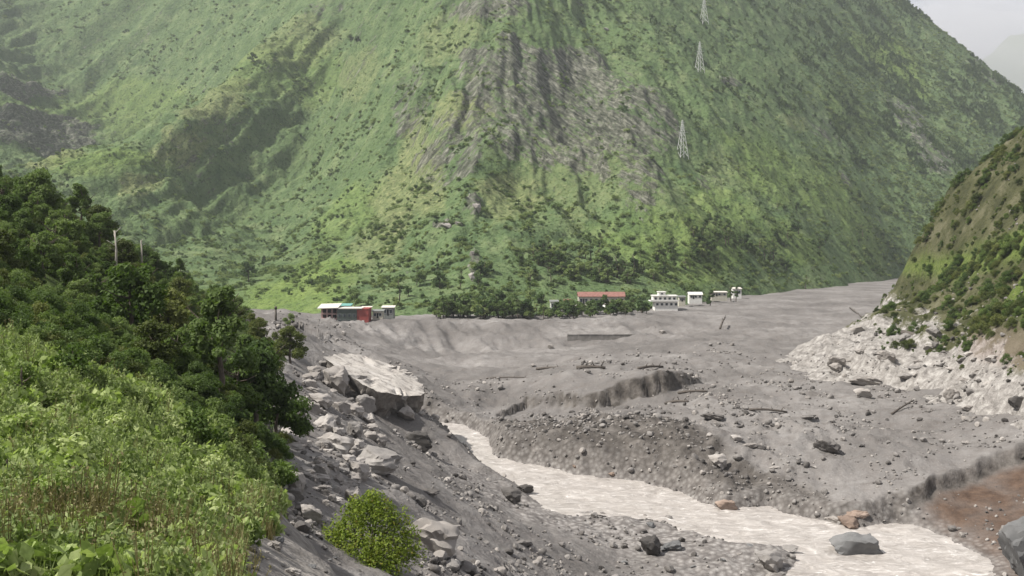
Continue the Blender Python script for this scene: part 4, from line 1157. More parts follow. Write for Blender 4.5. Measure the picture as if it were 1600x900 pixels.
# ---- weeds of the near slope
def weed_mesh(name, seed, mat, h, nst, nl, lsize, spread, aspect, stemr=.006, top_only=False, up=.4):
    r = np.random.RandomState(seed)
    V, F = [], []; off = 0
    P, N = [], []
    for k in range(nst):
        a = r.uniform(0, 6.283); L = h * r.uniform(.55, 1.05); s = spread * r.uniform(.3, 1)
        q0 = np.array([r.normal() * .05 * spread, r.normal() * .05 * spread, -.08]); q1 = np.array([math.cos(a) * s, math.sin(a) * s, L])
        w = np.array([-math.sin(a), math.cos(a), 0]) * stemr
        V += [q0 - w, q0 + w, q1 + w * .4, q1 - w * .4]; F.append([off, off + 1, off + 2, off + 3]); off += 4
        w = np.array([math.cos(a), math.sin(a), 0]) * stemr
        V += [q0 - w, q0 + w, q1 + w * .4, q1 - w * .4]; F.append([off, off + 1, off + 2, off + 3]); off += 4
        for j in range(nl):
            f = r.uniform(.6 if top_only else .15, 1.05); p = q0 + (q1 - q0) * f
            d = r.normal(size=3); d[2] *= .4; d /= np.linalg.norm(d)
            P.append(p + d * lsize * .45 * r.uniform(.6, 1.6)); N.append(np.array([d[0] * .6, d[1] * .6, up]) + r.normal(size=3) * .4)
    if P:
        v, f = leaves(np.array(P), np.array(N), lsize, r, aspect, .15)
        V = np.concatenate([np.array(V), v]); F = np.concatenate([np.array(F), f + off])
    return mesh_np(name, np.array(V), np.array(F), mat)
def grass_mesh(name, seed, mat, h, n, spread):
    r = np.random.RandomState(seed); V, F = [], []
    for k in range(n):
        a = r.uniform(0, 6.283); L = h * r.uniform(.5, 1.1); b = np.array([r.normal() * spread * .35, r.normal() * spread * .35, -.05])
        o1 = np.array([math.cos(a), math.sin(a), 0]) * spread * r.uniform(.1, .6)
        w = np.array([-math.sin(a), math.cos(a), 0]) * .011
        m = b + o1 * .4 + np.array([0, 0, L * .6]); e = b + o1 * 1.3 + np.array([0, 0, L])
        i = len(V); V += [b - w, b + w, m + w * .8, m - w * .8, e, e + w * .1]
        F += [[i, i + 1, i + 2, i + 3], [i + 3, i + 2, i + 5, i + 4]]
    return mesh_np(name, np.array(V), np.array(F), mat)
W = [weed_mesh('weed', 1, M_LEAF_WEED, .75, 9, 12, .23, .38, .62), weed_mesh('weed', 2, M_LEAF_WEED2, .95, 11, 16, .13, .38, .5), weed_mesh('weed', 3, M_LEAF_WEED, .55, 8, 10, .32, .40, .75),
     weed_mesh('weed', 4, M_LEAF_WEED2, 1.25, 6, 24, .11, .28, .4), grass_mesh('grass_tuft', 5, M_LEAF_WEED, .75, 60, .35), grass_mesh('grass_tuft', 6, M_LEAF_DRY, .85, 55, .30), weed_mesh('weed', 7, M_LEAF_DRY, 1.2, 9, 5, .06, .34, .4, .011, True)]
def weed_thing(name, meidx, px, py, s, label, cat, d=None):
    c = hit(px, py, [fc, fb]) if d is None else at(px, py, d)
    me = W[meidx]
    o = thing(name, label, cat, (c[0], c[1], c[2] - .02)); o.scale = (s, s, s)
    part('foliage', me, o)
    return o
WN = [weed_thing('leafy_plant', 0, 210, 890, 1.3, 'clump of broad-leaved plant at the very bottom of the near slope', 'plant'),
      weed_thing('leafy_plant', 1, 90, 700, 1.5, 'feathery weed clump in the middle of the bright slope', 'plant'),
      weed_thing('leafy_plant', 2, 245, 890, 1.5, 'bright lime-green large-leaved plant near the bottom of the slope', 'plant'),
      weed_thing('tall_weed', 3, 215, 800, 1.5, 'tall thin-leaved weed standing above the others on the slope', 'plant'),
      weed_thing('grass_tuft', 4, 60, 870, 1.2, 'green grass tuft at the lower left of the slope', 'grass'),
      weed_thing('grass_tuft', 5, 372, 894, 1.25, 'tuft of dry brown grass in front of the pale rocks', 'grass'),
      weed_thing('dry_weed', 6, 160, 880, 1.3, 'bare brown stalks among the lower left weeds', 'plant')]
n = 13000
d = np.exp(rs.uniform(math.log(10.5), math.log(64), n))
tt = rs.uniform(-.62, -.10, n)
x = tt * d
z = fc.z(x, d)
pxx, pyy = proj(x, d, z)
lim = np.interp(pyy, [560, 600, 680, 720, 800, 830, 900], [80, 260, 350, 400, 455, 440, 360])
ok = (x < toe_x(d)) & (pxx < lim + 12 * rs.normal(size=n))
patch = fbm(x / 2.2, d / 3.0, 3, 401); patch2 = fbm(x / 4 + 9, d / 5, 3, 402)
kid = np.where(patch > .12, 0, np.where(patch > -.08, 2, np.where(patch > -.28, 1, 3)))
u = rs.uniform(size=n)
kid = np.where(u < .10, 4, kid); kid = np.where((u > .985), 6, kid)
low = (pyy > 800) & (patch2 > .2)
kid = np.where(low & (u > .72), 6, np.where(low & (u < .2), 5, kid))
kid = np.where((pyy > 810) & (pxx > 280) & (u > .4), rs.choice([5, 5, 6, 1], n), kid)
thin = (pyy > 800) & (pxx > 290) & (rs.uniform(size=n) > .35)
ok &= ~thin
sc_ = rs.uniform(.5, 1.15, n) * (0.58 + .015 * d)
stuff('weeds', 'mixed bright green weeds covering the near slope', 'weeds', np.stack([x, d, z - .02], 1)[ok], sc_[ok], kid[ok], [w.children[0] for w in WN], .16)

# low shrubs standing among the weeds
SHR = [mk_tree('weedy_shrub', 81, M_LEAF_WEED, 1.3, .85, 700, .16, 8, .1, .8, 4), mk_tree('weedy_shrub', 82, M_LEAF_WEED2, 1.1, .9, 900, .12, 8, .1, .8, 4), mk_tree('weedy_shrub', 83, M_LEAF_MID, 1.4, .9, 900, .13, 8, .1, .8, 4)]
for k, (px, py, s, ki, lab) in enumerate([
        (40, 640, 1.3, 2, 'dark green shrub at the back left of the weedy slope'), (110, 612, 1.5, 2, 'dark shrub at the upper edge of the weedy slope'), (190, 640, 1.3, 1, 'dull green shrub under the trees at the slope top'),
        (30, 720, 1.0, 0, 'lime shrub at the left edge halfway up the weedy slope'), (120, 760, 1.0, 0, 'bright rounded shrub in the middle of the weedy slope'), (255, 690, 1.2, 1, 'feathery dull shrub on the right of the weedy slope'),
        (310, 700, 1.3, 2, 'dark green shrub on the slope crest near the pale rock'), (330, 760, 1.0, 0, 'bright shrub just below the pale rock on the crest'), (70, 830, .8, 0, 'bright shrub low at the left of the weedy slope'),
        (10, 800, .9, 2, 'deep green shrub low at the left edge'), (270, 790, .9, 1, 'dull spindly shrub left of the young tree'), (400, 790, 1.1, 1, 'greyish shrub on the crest above the dry grass'),
        (180, 700, 1.0, 0, 'lime green shrub in the upper middle of the weedy slope'), (395, 745, 1.6, 2, 'green shrub on the crest right of the pale rock')]):
    tree_at(SHR[ki], px, py, s, lab, 'shrub', fields=[fc, fb])

# young tree with large yellow-green leaves
def young_tree():
    c = hit(333, 868, [fc]); o = thing('young_tree', 'young tree with big yellow-green leaves on two dark stems', 'young tree', c)
    k = c[1] / FPX
    for s in (-1, 1):
        part('stem', MB().tube([(s * 4 * k, 0, -.2), (s * 3 * k, 0, 35 * k), (s * 5 * k, 0, 70 * k)], [2.2 * k, 1.6 * k, .8 * k], 6).mesh('stem', M_BARK, True), o)
    bl = [(-8 * k, 0, 62 * k, 22 * k, 12 * k), (8 * k, 0, 84 * k, 16 * k, 14 * k), (-20 * k, 0, 45 * k, 16 * k, 7 * k), (10 * k, 0, 55 * k, 16 * k, 10 * k)]
    part('crown', crown_mesh('crown', 501, M_LEAF_WEED, bl, 170, .24, .55, .6, .7), o)
young_tree()

# ================================================================== mountain vegetation
def mask_at(F, arr, x, y):
    s = F.Z; F.Z = arr
    v = F.z(x, y); F.Z = s
    return v
# named trees and shrubs of the slopes
SH = []
for k, (px, py, s, ki, lab) in enumerate([
        (560, 66, 1.9, 2, 'dark thicket tree high on the slope left of the rocky spur'),
        (548, 66, 1.3, 0, 'smaller dark tree beside the thicket high on the slope'),
        (395, 98, 1.5, 0, 'dark tree at the end of the short row on the grassy left slope'),
        (412, 100, 1.3, 2, 'middle tree of the short row on the grassy left slope'),
        (428, 98, 1.4, 0, 'last tree of the short row on the grassy left slope'),
        (311, 54, 1.6, 1, 'round dark shrub alone high on the left slope'),
        (329, 160, .9, 2, 'single thin dark shrub on the lit left ridge'),
        (163, 163, 1.1, 1, 'brownish shrub alone in the left hollow'),
        (388, 440, 1.7, 0, 'dark shaded tree group at the gully mouth')]):
    c = hit(px, py, [fa])
    o = plant(B_FAR[ki] if ki != 0 else T_FAR[0], c[0], c[1], c[2] - .3, s, lab, 'tree')
    SH.append(o)
src = [plant(B_FAR[0], *hit(470, 215, [fa]), 1.2, 'round dark shrub in the middle of the left slope', 'shrub'),
       plant(B_FAR[1], *hit(640, 330, [fa]), 1.0, 'pale shrub on the lit flank of the central spur', 'shrub'),
       plant(B_FAR[2], *hit(1260, 300, [fa]), 1.1, 'upright shrub in the middle of the right slope', 'shrub'),
       plant(B_FAR[3], *hit(1180, 360, [fa]), 1.0, 'wide pale thicket low on the right slope', 'shrub'),
       plant(B_FAR[4], *hit(1220, 250, [fa]), 1.0, 'wide dark thicket midway up the right slope', 'shrub'),
       plant(T_FAR[0], *hit(1240, 130, [fa]), .9, 'broad tree in the wood high on the right slope', 'tree'),
       plant(T_FAR[1], *hit(1310, 95, [fa]), .9, 'slender tree in the wood high on the right slope', 'tree')]
SRC = [crown_of(o) for o in src]

el = fa.Z / np.maximum(fa.Y, 1); vis_grid = (el >= np.maximum.accumulate(el, axis=0) - 0.006).astype(float)
def mount_points(n, dens, seed):
    r = np.random.RandomState(seed)
    y = np.sqrt(r.uniform(560 ** 2, 2000 ** 2, n)); t_ = r.uniform(-.55, .52, n)
    x = t_ * (y + 6)
    z = fa.z(x, y)
    px, py = proj(x, y, z)
    keep_ = (r.uniform(size=n) < dens(x, y, z, px, py)) & (px > -60) & (px < 1660) & (py > -60) & (z > fb.z(x, y) + .4) & (z > -34) & (mask_at(fa, vis_grid, x, y) > .3)
    return np.stack([x, y, z - .3], 1)[keep_], px[keep_], py[keep_]

def dens_bush(x, y, z, px, py):
    cl = sstep(-.15, .3, fbm(x / 55, y / 75, 3, 601))
    fine = sstep(-.12, .25, fbm(x / 22, y / 30, 3, 602))
    right = sstep(150, 330, x - .12 * y)
    low = sstep(40, -25, z)
    rk = mask_at(fa, fa.rock, x, y); ls = mask_at(fa, fa.lush, x, y)
    spur = np.exp(-((x + 10) / 110) ** 2)
    return np.clip(.05 + .42 * cl * fine + .9 * right * fine * (.5 + cl) + .18 * right + .35 * low * fine + .25 * spur * fine - .35 * rk, 0.02, 1)
pts, px_, py_ = mount_points(420000, dens_bush, 5)
ki = np.where(fbm(pts[:, 0] / 30, pts[:, 1] / 40, 2, 605) > 0.02, rs.choice([3, 3, 4, 1, 0], len(pts)), rs.choice([0, 1, 1, 1, 2, 3], len(pts)))
right = pts[:, 0] > 150
forest = (fbm(pts[:, 0] / 90, pts[:, 1] / 130, 3, 603) > -.05) & right & (pts[:, 2] > 90)
ki = np.where(forest, rs.choice([5, 6, 6, 4], len(pts)), ki)
sc2 = (.22 + .80 * rs.uniform(size=len(pts)) ** 3.0) * np.where(forest, .85, 1.0)
stuff('hill_scrub', 'scrub and small trees dotted over the whole mountainside', 'scrub', pts, sc2, ki, SRC, .05)

def mside_words(p, kd):
    w = ('broad dark', 'tall dark', 'pale green')[T_FAR.index(kd)] + ' tree ' + ('low' if p[2] < 40 else 'midway up' if p[2] < 160 else 'high') + ' on the right mountainside'
    return w, 'tree', 'group of ' + w
for px, py, w, sq, lab in [(698, 356, 34, .5, 'pale broken outcrop on the lower crest of the central spur'), (716, 352, 20, .7, 'small pale outcrop beside the broken outcrop on the spur crest'), (744, 330, 24, 1.0, 'pale upright outcrop on the nose of the central spur'),
                           (741, 440, 18, 1.9, 'narrow pale rock scar low on the central spur'), (737, 400, 12, 1.5, 'slim pale rock above the narrow scar on the spur'), (947, 48, 14, .8, 'pale boulder high on the slope right of the rocky crest')]:
    boulder(px, py, w * .6, 'pale', lab, 0, sq, .35, .2, fields=[fa])
# the larger trees that can be told apart on the slopes
pts, px_, py_ = mount_points(4200, lambda x, y, z, px, py: np.clip(.05 + .5 * sstep(100, 300, x) + .5 * sstep(20, -25, z), 0, 1), 6)
for k, p in enumerate(pts[:150]):
    kd = T_FAR[rnd.randrange(3)] if (p[0] > 100 or p[2] < 10) else B_FAR[rnd.randrange(3)]
    plant(kd, p[0], p[1], p[2], rnd.uniform(.55, 1.05), *(mside_words(p, kd) if p[0] > 100 else (('dark tree low on the mountainside above the valley', 'tree', 'trees low on the mountainside') if p[2] < 20 else ('dark shrub high on the left mountainside', 'shrub', 'shrubs of the left mountainside'))))

# ---- trees of the valley edge, around the houses
def edge_tree(px, py, d, s, kind, label, group=None, sz=1.0):
    x, y, _ = at(px, py, d)
    return plant(kind, x, y, gz(x, y, [fa, fb]) - .3, s, label, 'tree', group, sz)
for px, d, s, k, lab in [(555, 605, 1.15, 0, 'dark broad tree behind the red building'), (705, 545, 1.0, 0, 'dark tree on the bank over the shaded hollow'), (800, 545, 1.1, 1, 'dense tree on the bank below the spur'),
                         (1258, 880, 1.0, 3, 'lone slim tree standing out on the mud at the far valley edge'), (1110, 655, .95, 1, 'slim trunked tree by the small white house'), (1150, 690, .9, 3, 'thin tree in front of the ruined white house'),
                         (1142, 700, .9, 3, 'thin tree left of the ruined white house'), (1090, 690, 1.1, 0, 'rounded tree behind the small white house'), (620, 590, .9, 2, 'pale green tree right of the grey shacks')]:
    edge_tree(px, 480, d, s, T_FAR[k], lab)
KW = {id(a): b for a, b in zip(T_FAR + B_FAR, ('broad dark', 'tall dark', 'pale green', 'slim', 'round dark', 'pale low', 'upright dark', 'wide pale', 'wide dark'))}
def zone_of(px, zs):
    for lim_, w in zs:
        if px < lim_: return w
def foot_words(px, kd):
    w = KW[id(kd)] + ' tree ' + zone_of(px, [(700, 'between the grey shacks and the spur foot'), (850, 'at the foot of the rocky spur'), (1000, 'behind the long red-roofed house'), (1080, 'behind the white stepped building'), (1200, 'behind the small white houses'), (3000, 'where the valley narrows past the last house')])
    return w, 'group of ' + w
def bank_words(px, kd):
    w = KW[id(kd)] + ' tree on the mud bank ' + zone_of(px, [(760, 'right of the grey shacks'), (850, 'below the rocky spur'), (925, 'below the ruined white house'), (3000, 'below the low white house')])
    return w, 'group of ' + w
for k in range(95):
    px = rnd.uniform(680, 1010); d = rnd.uniform(532, 560) + max(0, px - 950) * .25
    edge_tree(px, 495, d, rnd.uniform(.8, 1.4) * (.72 if px > 850 else 1), kd := rnd.choice([T_FAR[0], T_FAR[1], T_FAR[0], T_FAR[2]]), *bank_words(px, kd))
for k in range(150):
    px = rnd.choice([rnd.uniform(590, 1390), rnd.uniform(830, 1220)])
    d = np.interp(px, [600, 850, 1000, 1150, 1250, 1390], [600, 650, 680, 800, 920, 1210]) + rnd.uniform(-5, 50)
    kd = rnd.choice([T_FAR[0], T_FAR[0], T_FAR[1], T_FAR[2], T_FAR[2], T_FAR[3]])
    edge_tree(px, 470, d, rnd.uniform(.75, 1.35), kd, *foot_words(px, kd))

# ---- scrub of the right hillside
rb = [tree_at(T_BUSH[2], 1590, 240, 1.1, 'dark bush on the skyline of the right hillside', 'bush', fields=[fd]), tree_at(T_BUSH[1], 1500, 400, .9, 'olive bush on the mossy face of the right hillside', 'bush', fields=[fd]),
      tree_at(T_BUSH[0], 1582, 440, 1.0, 'green bush low on the mossy shoulder of the right hillside', 'bush', fields=[fd])]
n = 30000
y = np.sqrt(rs.uniform(215 ** 2, 600 ** 2, n)); x = rs.uniform(.30, .60, n) * (y + 6)
z = fd.z(x, y)
pale_v = mask_at(fd, pale, x, y)
cl = fbm(x / 14, y / 14, 3, 611)
ok = (z > -30) & (rs.uniform(size=n) < np.clip(.20 + 2.2 * np.maximum(0, cl - .02), 0, 1) * (1 - .95 * pale_v)) & (fd.z(x, y) > fb.z(x, y))
stuff('hillside_scrub', 'dark scrub over the right hillside', 'scrub', np.stack([x, y, z - .2], 1)[ok], (.12 + .8 * rs.uniform(size=ok.sum()) ** 2.6) * (1 + .5 * (cl[ok] > .1)), rs.choice([0, 1, 1, 1, 2], ok.sum()), [crown_of(o) for o in rb], .1)

# ---- loose stones too small to pick apart
STN = [rock_mesh('stone', 700 + k, (M_ROCK_PALE, M_ROCK_GREY, M_ROCK_DARK)[k], 2, 7, (1, .9, .7)) for k in range(3)]
n = 78000
d = np.where(np.arange(n) < 48000, np.exp(rs.uniform(math.log(60), math.log(430), n)), rs.uniform(215, 520, n)); x = rs.uniform(-.30, .55, n) * d
zb_ = fb.z(x, d); top_ = np.maximum(zb_, fd.z(x, d)); 
cl = fbm(x / 11, d / 16, 4, 621) - .12 * (d > 300)
px_, py_ = proj(x, d, zb_)
ok = (zb_ > fc.z(x, d) - .2) & (zb_ > zw(d) - .40) & (px_ > -40) & (px_ < 1640) & (py_ < 940) & (rs.uniform(size=n) < np.clip(.12 + 1.6 * cl + 1.0 * mask_at(fb, cut_shade_w, x, d), .04, 1))
first = []
for k in range(3):
    px, py = [(720, 860), (760, 850), (740, 880)][k]
    c = hit(px, py, [fb]); s = link(bpy.data.objects.new('stone', STN[k])); s.location = (c[0], c[1], c[2] - .1); s.scale = (.6,) * 3
    tag(s, ('small pale stone low on the mud slope right of the smooth boulder', 'small grey stone low on the mud slope near the frame bottom', 'small dark stone low on the mud slope near the frame bottom')[k], 'stone'); first.append(s)
stuff('rubble', 'small loose stones strewn over the grey debris', 'rubble', np.stack([x, d, top_ - .06], 1)[ok], (rs.uniform(.15, .5, n) + .9 * rs.uniform(size=n) ** 14)[ok] * (.7 + .0022 * d[ok]), rs.choice([0, 1, 1, 2], ok.sum()), first, .5)

# ---- driftwood and the low wall
def log(px0, py0, px1, py1, rad, label, name='log', bend=.3, stub=True):
    a, b = Vector(hit(px0, py0, GROUND)), Vector(hit(px1, py1, GROUND))
    b = Vector(at(px1, py1, a.y + (b.y - a.y) * .35)) if abs(b.y - a.y) > 14 else b
    m = a.lerp(b, .5) + Vector((0, 0, bend))
    L = (b - a)
    o = thing(name, label, 'log', a)
    pts = [Vector((0, 0, rad * .6)), L * .25 + Vector((0, 0, rad * .6 + bend * .7)), L * .5 + Vector((0, 0, rad * .6 + bend)), L * .75 + Vector((0, 0, rad * .6 + bend * .6)), L + Vector((0, 0, rad * .6))]
    part('trunk', MB().tube(pts, [rad, rad * .95, rad * .85, rad * .75, rad * .6], 8).mesh('trunk', M_WOOD, True), o)
    if stub:
        for f, s in ((.3, 1), (.62, -1), (.85, 1)):
            p = L * f + Vector((0, 0, rad + bend * .6)); q = p + Vector((s * rad * 1.2, -rad, rad * 2.6)); 
            part('branch', MB().tube([p, q], [rad * .35, rad * .12], 5).mesh('branch', M_WOOD, True), o)
log(901, 577, 946, 577, .6, 'thick dark log lying on the mud behind the bluff')
log(838, 578, 893, 576, .4, 'broken dark timber line left of the thick log')
log(997, 577, 1036, 574, .4, 'dark log just above the highest part of the bluff')
log(760, 592, 832, 591, .22, 'thin long pole flat on the mud left of the bluff')
log(1060, 616, 1105, 613, .35, 'straight pale-topped log beside the terrace rubble')
log(1040, 632, 1075, 629, .4, 'dark log stuck in the rubble below the straight log')
log(1393, 648, 1428, 626, .25, 'thin stick on the mud below the rocky hillside', bend=.1)
log(1410, 522, 1478, 556, .8, 'fallen dark bent tree trunk on the pale rocky hillside', 'fallen_tree', 1.2)
log(1328, 482, 1352, 501, .45, 'grey log sticking out of the far mud by the rocky foot')
log(1125, 515, 1133, 497, .5, 'dark upright snag on the far mud flat', bend=.6)
log(1170, 642, 1230, 645, .3, 'low dark branch on the upper terrace')
tc_ = NT('wet_concrete'); M_CONC = tc_.done(tc_.ramp(tc_.noise(tc_.coord('Object'), .6, 5, .6), (0.3, c3(.15, .14, .13)), (0.7, c3(.26, .245, .23))), .9)
c0 = hit(886, 533, [fb]); c1 = at(994, 534, c0[1]); zt = max(gz(c0[0] + (c1[0] - c0[0]) * f, c0[1], [fb]) for f in (0, .25, .5, .75, 1)); c0 = (c0[0], c0[1], zt - 1.5)
o = thing('low_wall', 'long low grey wall half buried in the mud below the houses', 'wall', c0)
Lx, Ly = c1[0] - c0[0], c1[1] - c0[1]
ang = math.atan2(Ly, Lx); Lw = math.hypot(Lx, Ly); o.rotation_euler = (0, 0, ang)
nseg = 6
for k in range(nseg):
    part('wall_panel', MB().box(Lw * k / nseg + .06, Lw * (k + 1) / nseg - .06, -.4, .4, -2, 1.35 + .1 * (k % 3)).mesh('wall_panel', M_CONC), o)
part('coping', MB().box(0, Lw, -.55, .55, 1.56, 1.75).mesh('coping', M_CONC), o)

# ================================================================== houses
def plain(name, c, rough=.85, var=.25, sc=.8):
    t = NT(name); n_ = t.noise(t.coord('Object'), sc, 5, .65)
    return t.done(t.ramp(n_, (0.3, tuple(v * (1 - var) for v in c[:3]) + (1,)), (0.7, c)), rough, spec=.15)
M_WHITE = plain('white_wall', c3(.74, .73, .70), var=.18); M_CREAM = plain('cream_wall', c3(.52, .50, .42)); M_RED = plain('red_wall', c3(.33, .085, .075)); M_REDROOF = plain('red_roof', c3(.30, .155, .130), var=.45)
M_PINK = plain('pink_frame', c3(.48, .33, .31)); M_TEAL = plain('teal_roof', c3(.16, .36, .33)); M_GREY = plain('grey_sheet', c3(.21, .22, .21)); M_TIN = plain('pale_sheet_roof', c3(.70, .66, .60), .6); M_DARKW = plain('dark_opening', c3(.022, .022, .024), .4)
M_GREENN = plain('dark_green_net', c3(.085, .105, .095)); M_GLASS = plain('window_glass', c3(.05, .06, .07), .15)

def windows(o, wall, xs, z0, z1, w, y, frame=None):
    for x in xs:
        f = part('window', MB().box(x - w / 2 - .12, x + w / 2 + .12, y - .10, y + .02, z0 - .12, z1 + .12).mesh('window', frame or M_WHITE), o)
        part('pane', MB().box(x - w / 2, x + w / 2, y - .14, y - .098, z0, z1).mesh('pane', M_GLASS), f)

def at_ground(px, d, fields=None, py=480):
    x, y, _ = at(px, py, d)
    return (x, y, gz(x, y, fields or [fa, fb]))
def base_of(px, py, d):
    return at(px, py, d)
KM = lambda d: d / FPX

def red_building():
    d = 512.0; k = KM(d); c = at(539, 507.5, d)
    o = thing('frame_building', 'three-storey building with pink frame, netted middle and red end wall', 'building', c)
    x0, x1, x2, x3 = -38 * k, -12 * k, 19 * k, 37 * k; H = 26 * k
    part('plinth', MB().box(x0 - .5, x3 + .5, -.8, 10.3, -4.0, 0.0).mesh('plinth', M_CONC), o)
    for z in (0.02, .32 * H, .62 * H): part('floor_slab', MB().box(x0, x1, 0, 10, z, z + .35).mesh('floor_slab', M_PINK), o)
    for j in range(4):
        x = x0 + .2 + (x1 - x0 - .5) * j / 3
        part('column', MB().box(x, x + .4, .15, .55, .4, H - .4).mesh('column', M_PINK), o)
    part('back_wall', MB().box(x0 + .1, x1, 3.0, 9.9, .4, H - .45).mesh('back_wall', M_PINK), o)
    for z in (.4, .32 * H + .4, .62 * H + .4):
        for j in range(3):
            x = x0 + .2 + (x1 - x0 - .5) * (j + .5) / 3
            part('window', MB().box(x - .9, x + 1.1, 2.86, 2.98, z + .3, z + 1.9).mesh('window', M_DARKW), o)
    rf = part('roof', MB().hexa([(x0 - 1.4, -1.2, H - .2), (x1 + .6, -1.2, H + .1), (x1 + .6, 10.5, H + 1.5), (x0 - 1.4, 10.5, H + 1.2), (x0 - 1.4, -1.2, H + .1), (x1 + .6, -1.2, H + .4), (x1 + .6, 10.5, H + 1.8), (x0 - 1.4, 10.5, H + 1.5)]).mesh('roof', M_TIN), o)
    part('middle_wall', MB().box(x1 + .02, x2, -.7, 10, 0.02, H - .3).mesh('middle_wall', M_GREENN), o)
    for j in range(4): windows(o, None, [x1 + (x2 - x1) * (j + .5) / 4], 1.0, 2.4, 1.1, -.7, M_GREY)
    for j in range(4): windows(o, None, [x1 + (x2 - x1) * (j + .5) / 4], .36 * H + 1.0, .36 * H + 2.3, 1.1, -.7, M_GREY)
    part('roof', MB().box(x1 + .7, x2 + 2.4, -1.2, 10.4, H - .28, H + .1).mesh('roof', M_TIN), o)
    part('end_wall', MB().box(x2 + .02, x3, -.4, 10, 0.02, H - .6).mesh('end_wall', M_RED), o)
    part('door', MB().box(x2 + 2.2, x2 + 3.4, -.48, -.38, .05, 2.1).mesh('door', M_WHITE), o)
    part('parapet', MB().box(x2 + 2.5, x3 + .2, -.55, 10.2, H - .58, H - .1).mesh('parapet', M_RED), o)
red_building()

def shed(px, py, d, wpx, hpx, depth, wall, roofm, label, name='house', roof='gable', nwin=3, win_h=.45, rz=0.0, over=.5, cat='house'):
    k = KM(d); c = at(px, py, d); w, h = wpx * k, hpx * k
    o = thing(name, label, cat, c, rz)
    hw = h * (.66 if roof == 'gable' else .86)
    part('wall', MB().box(-w / 2, w / 2, 0, depth, -3.0, hw).mesh('wall', wall), o)
    ww = min(1.4, w / (nwin * 2 + 1) * 1.2)
    windows(o, None, [-w / 2 + w * (j + .5) / nwin for j in range(nwin)], hw * .3, hw * (.3 + win_h), ww, 0)
    part('door', MB().box(-w * .5 + w * 1.0 / nwin - .45, -w * .5 + w * 1.0 / nwin + .45, -.07, .02, 0, hw * .75).mesh('door', M_DARKW), o)
    if roof == 'gable':
        mb = MB()
        a, b = -w / 2 - over, w / 2 + over
        mb.hexa([(a, -over, hw - .1), (b, -over, hw - .1), (b, depth / 2, h), (a, depth / 2, h), (a, -over, hw + .12), (b, -over, hw + .12), (b, depth / 2, h + .22), (a, depth / 2, h + .22)])
        part('roof', mb.mesh('roof', roofm), o)
        mb = MB().hexa([(a, depth / 2 + .004, h), (b, depth / 2 + .004, h), (b, depth + over, hw - .1), (a, depth + over, hw - .1), (a, depth / 2 + .004, h + .22), (b, depth / 2 + .004, h + .22), (b, depth + over, hw + .12), (a, depth + over, hw + .12)])
        part('roof', mb.mesh('roof', roofm), o)
    else:
        part('roof', MB().hexa([(-w / 2 - over, -over, hw + .01), (w / 2 + over, -over, hw + .01), (w / 2 + over, depth + over, h), (-w / 2 - over, depth + over, h), (-w / 2 - over, -over, hw + .28), (w / 2 + over, -over, hw + .28), (w / 2 + over, depth + over, h + .25), (-w / 2 - over, depth + over, h + .25)]).mesh('roof', roofm), o)
    return o
shed(537, 492, 545, 20, 16, 7, M_GREY, M_TEAL, 'small house with a teal roof behind the pink framed building', roof='shed')
shed(512, 492, 548, 12, 14, 6, M_GREY, M_GREY, 'grey shed left of the teal-roofed house', 'shed', 'shed', 2, cat='shed')
shed(590, 497, 520, 16, 12, 6, M_CREAM, M_GREY, 'low shack against the red end wall', 'shack', 'shed', 2, cat='shack')
shed(606, 493, 540, 18, 14, 6, M_GREY, M_TIN, 'grey shack with a tin roof right of the red end wall', 'shack', 'shed', 2, cat='shack')
shed(940, 476, 600, 72, 19, 9, M_CREAM, M_REDROOF, 'long house with a faded red roof among the trees', 'long_house', 'gable', 9)
shed(962, 482, 588, 28, 9, 6, M_PINK, M_REDROOF, 'small annex with red roof below the long red-roofed house', 'annex', 'shed', 3)
shed(956, 489.5, 570, 31, 11, 6, M_WHITE, M_WHITE, 'low bright white house below the long red-roofed house', 'white_house', 'shed', 4, over=.3)
shed(866, 483, 585, 12, 13, 6, M_WHITE, M_GREY, 'small ruined white house in the trees left of the red roof', 'ruined_house', 'shed', 2)
shed(887, 482, 588, 9, 14, 5, M_CREAM, M_REDROOF, 'narrow cream hut beside the small ruined white house', 'hut', 'gable', 2, cat='hut')
shed(1007, 490, 585, 14, 10, 5, M_CREAM, M_TIN, 'half-buried cream shed at the mud edge', 'shed', 'shed', 2, cat='shed')
shed(1087, 467, 655, 20, 10, 6, M_WHITE, M_WHITE, 'small white house right of the tiered white building', 'white_house', 'gable', 3)
shed(1124, 463, 690, 24, 7, 6, M_CREAM, M_TIN, 'low pale shelter behind the thin trees', 'shelter', 'shed', 3, cat='shelter')
shed(985, 487, 592, 11, 9, 5, M_CREAM, M_REDROOF, 'tiny hut between the white house and the mud edge', 'hut', 'gable', 2, cat='hut')
shed(905, 486, 578, 16, 8, 5, M_CREAM, M_TIN, 'low pale outbuilding under the left end of the red roof', 'outbuilding', 'shed', 2, cat='outbuilding')
shed(1066, 471, 640, 10, 8, 5, M_CREAM, M_GREY, 'small grey-roofed hut between the two white buildings', 'hut', 'shed', 2, cat='hut')
shed(572, 489, 560, 14, 9, 5, M_CREAM, M_TIN, 'small tin-roofed hut behind the red end wall', 'hut', 'shed', 2, cat='hut')
shed(1152, 461, 720, 13, 11, 6, M_WHITE, M_TIN, 'ruined white house at the far end of the village', 'ruined_house', 'shed', 2)

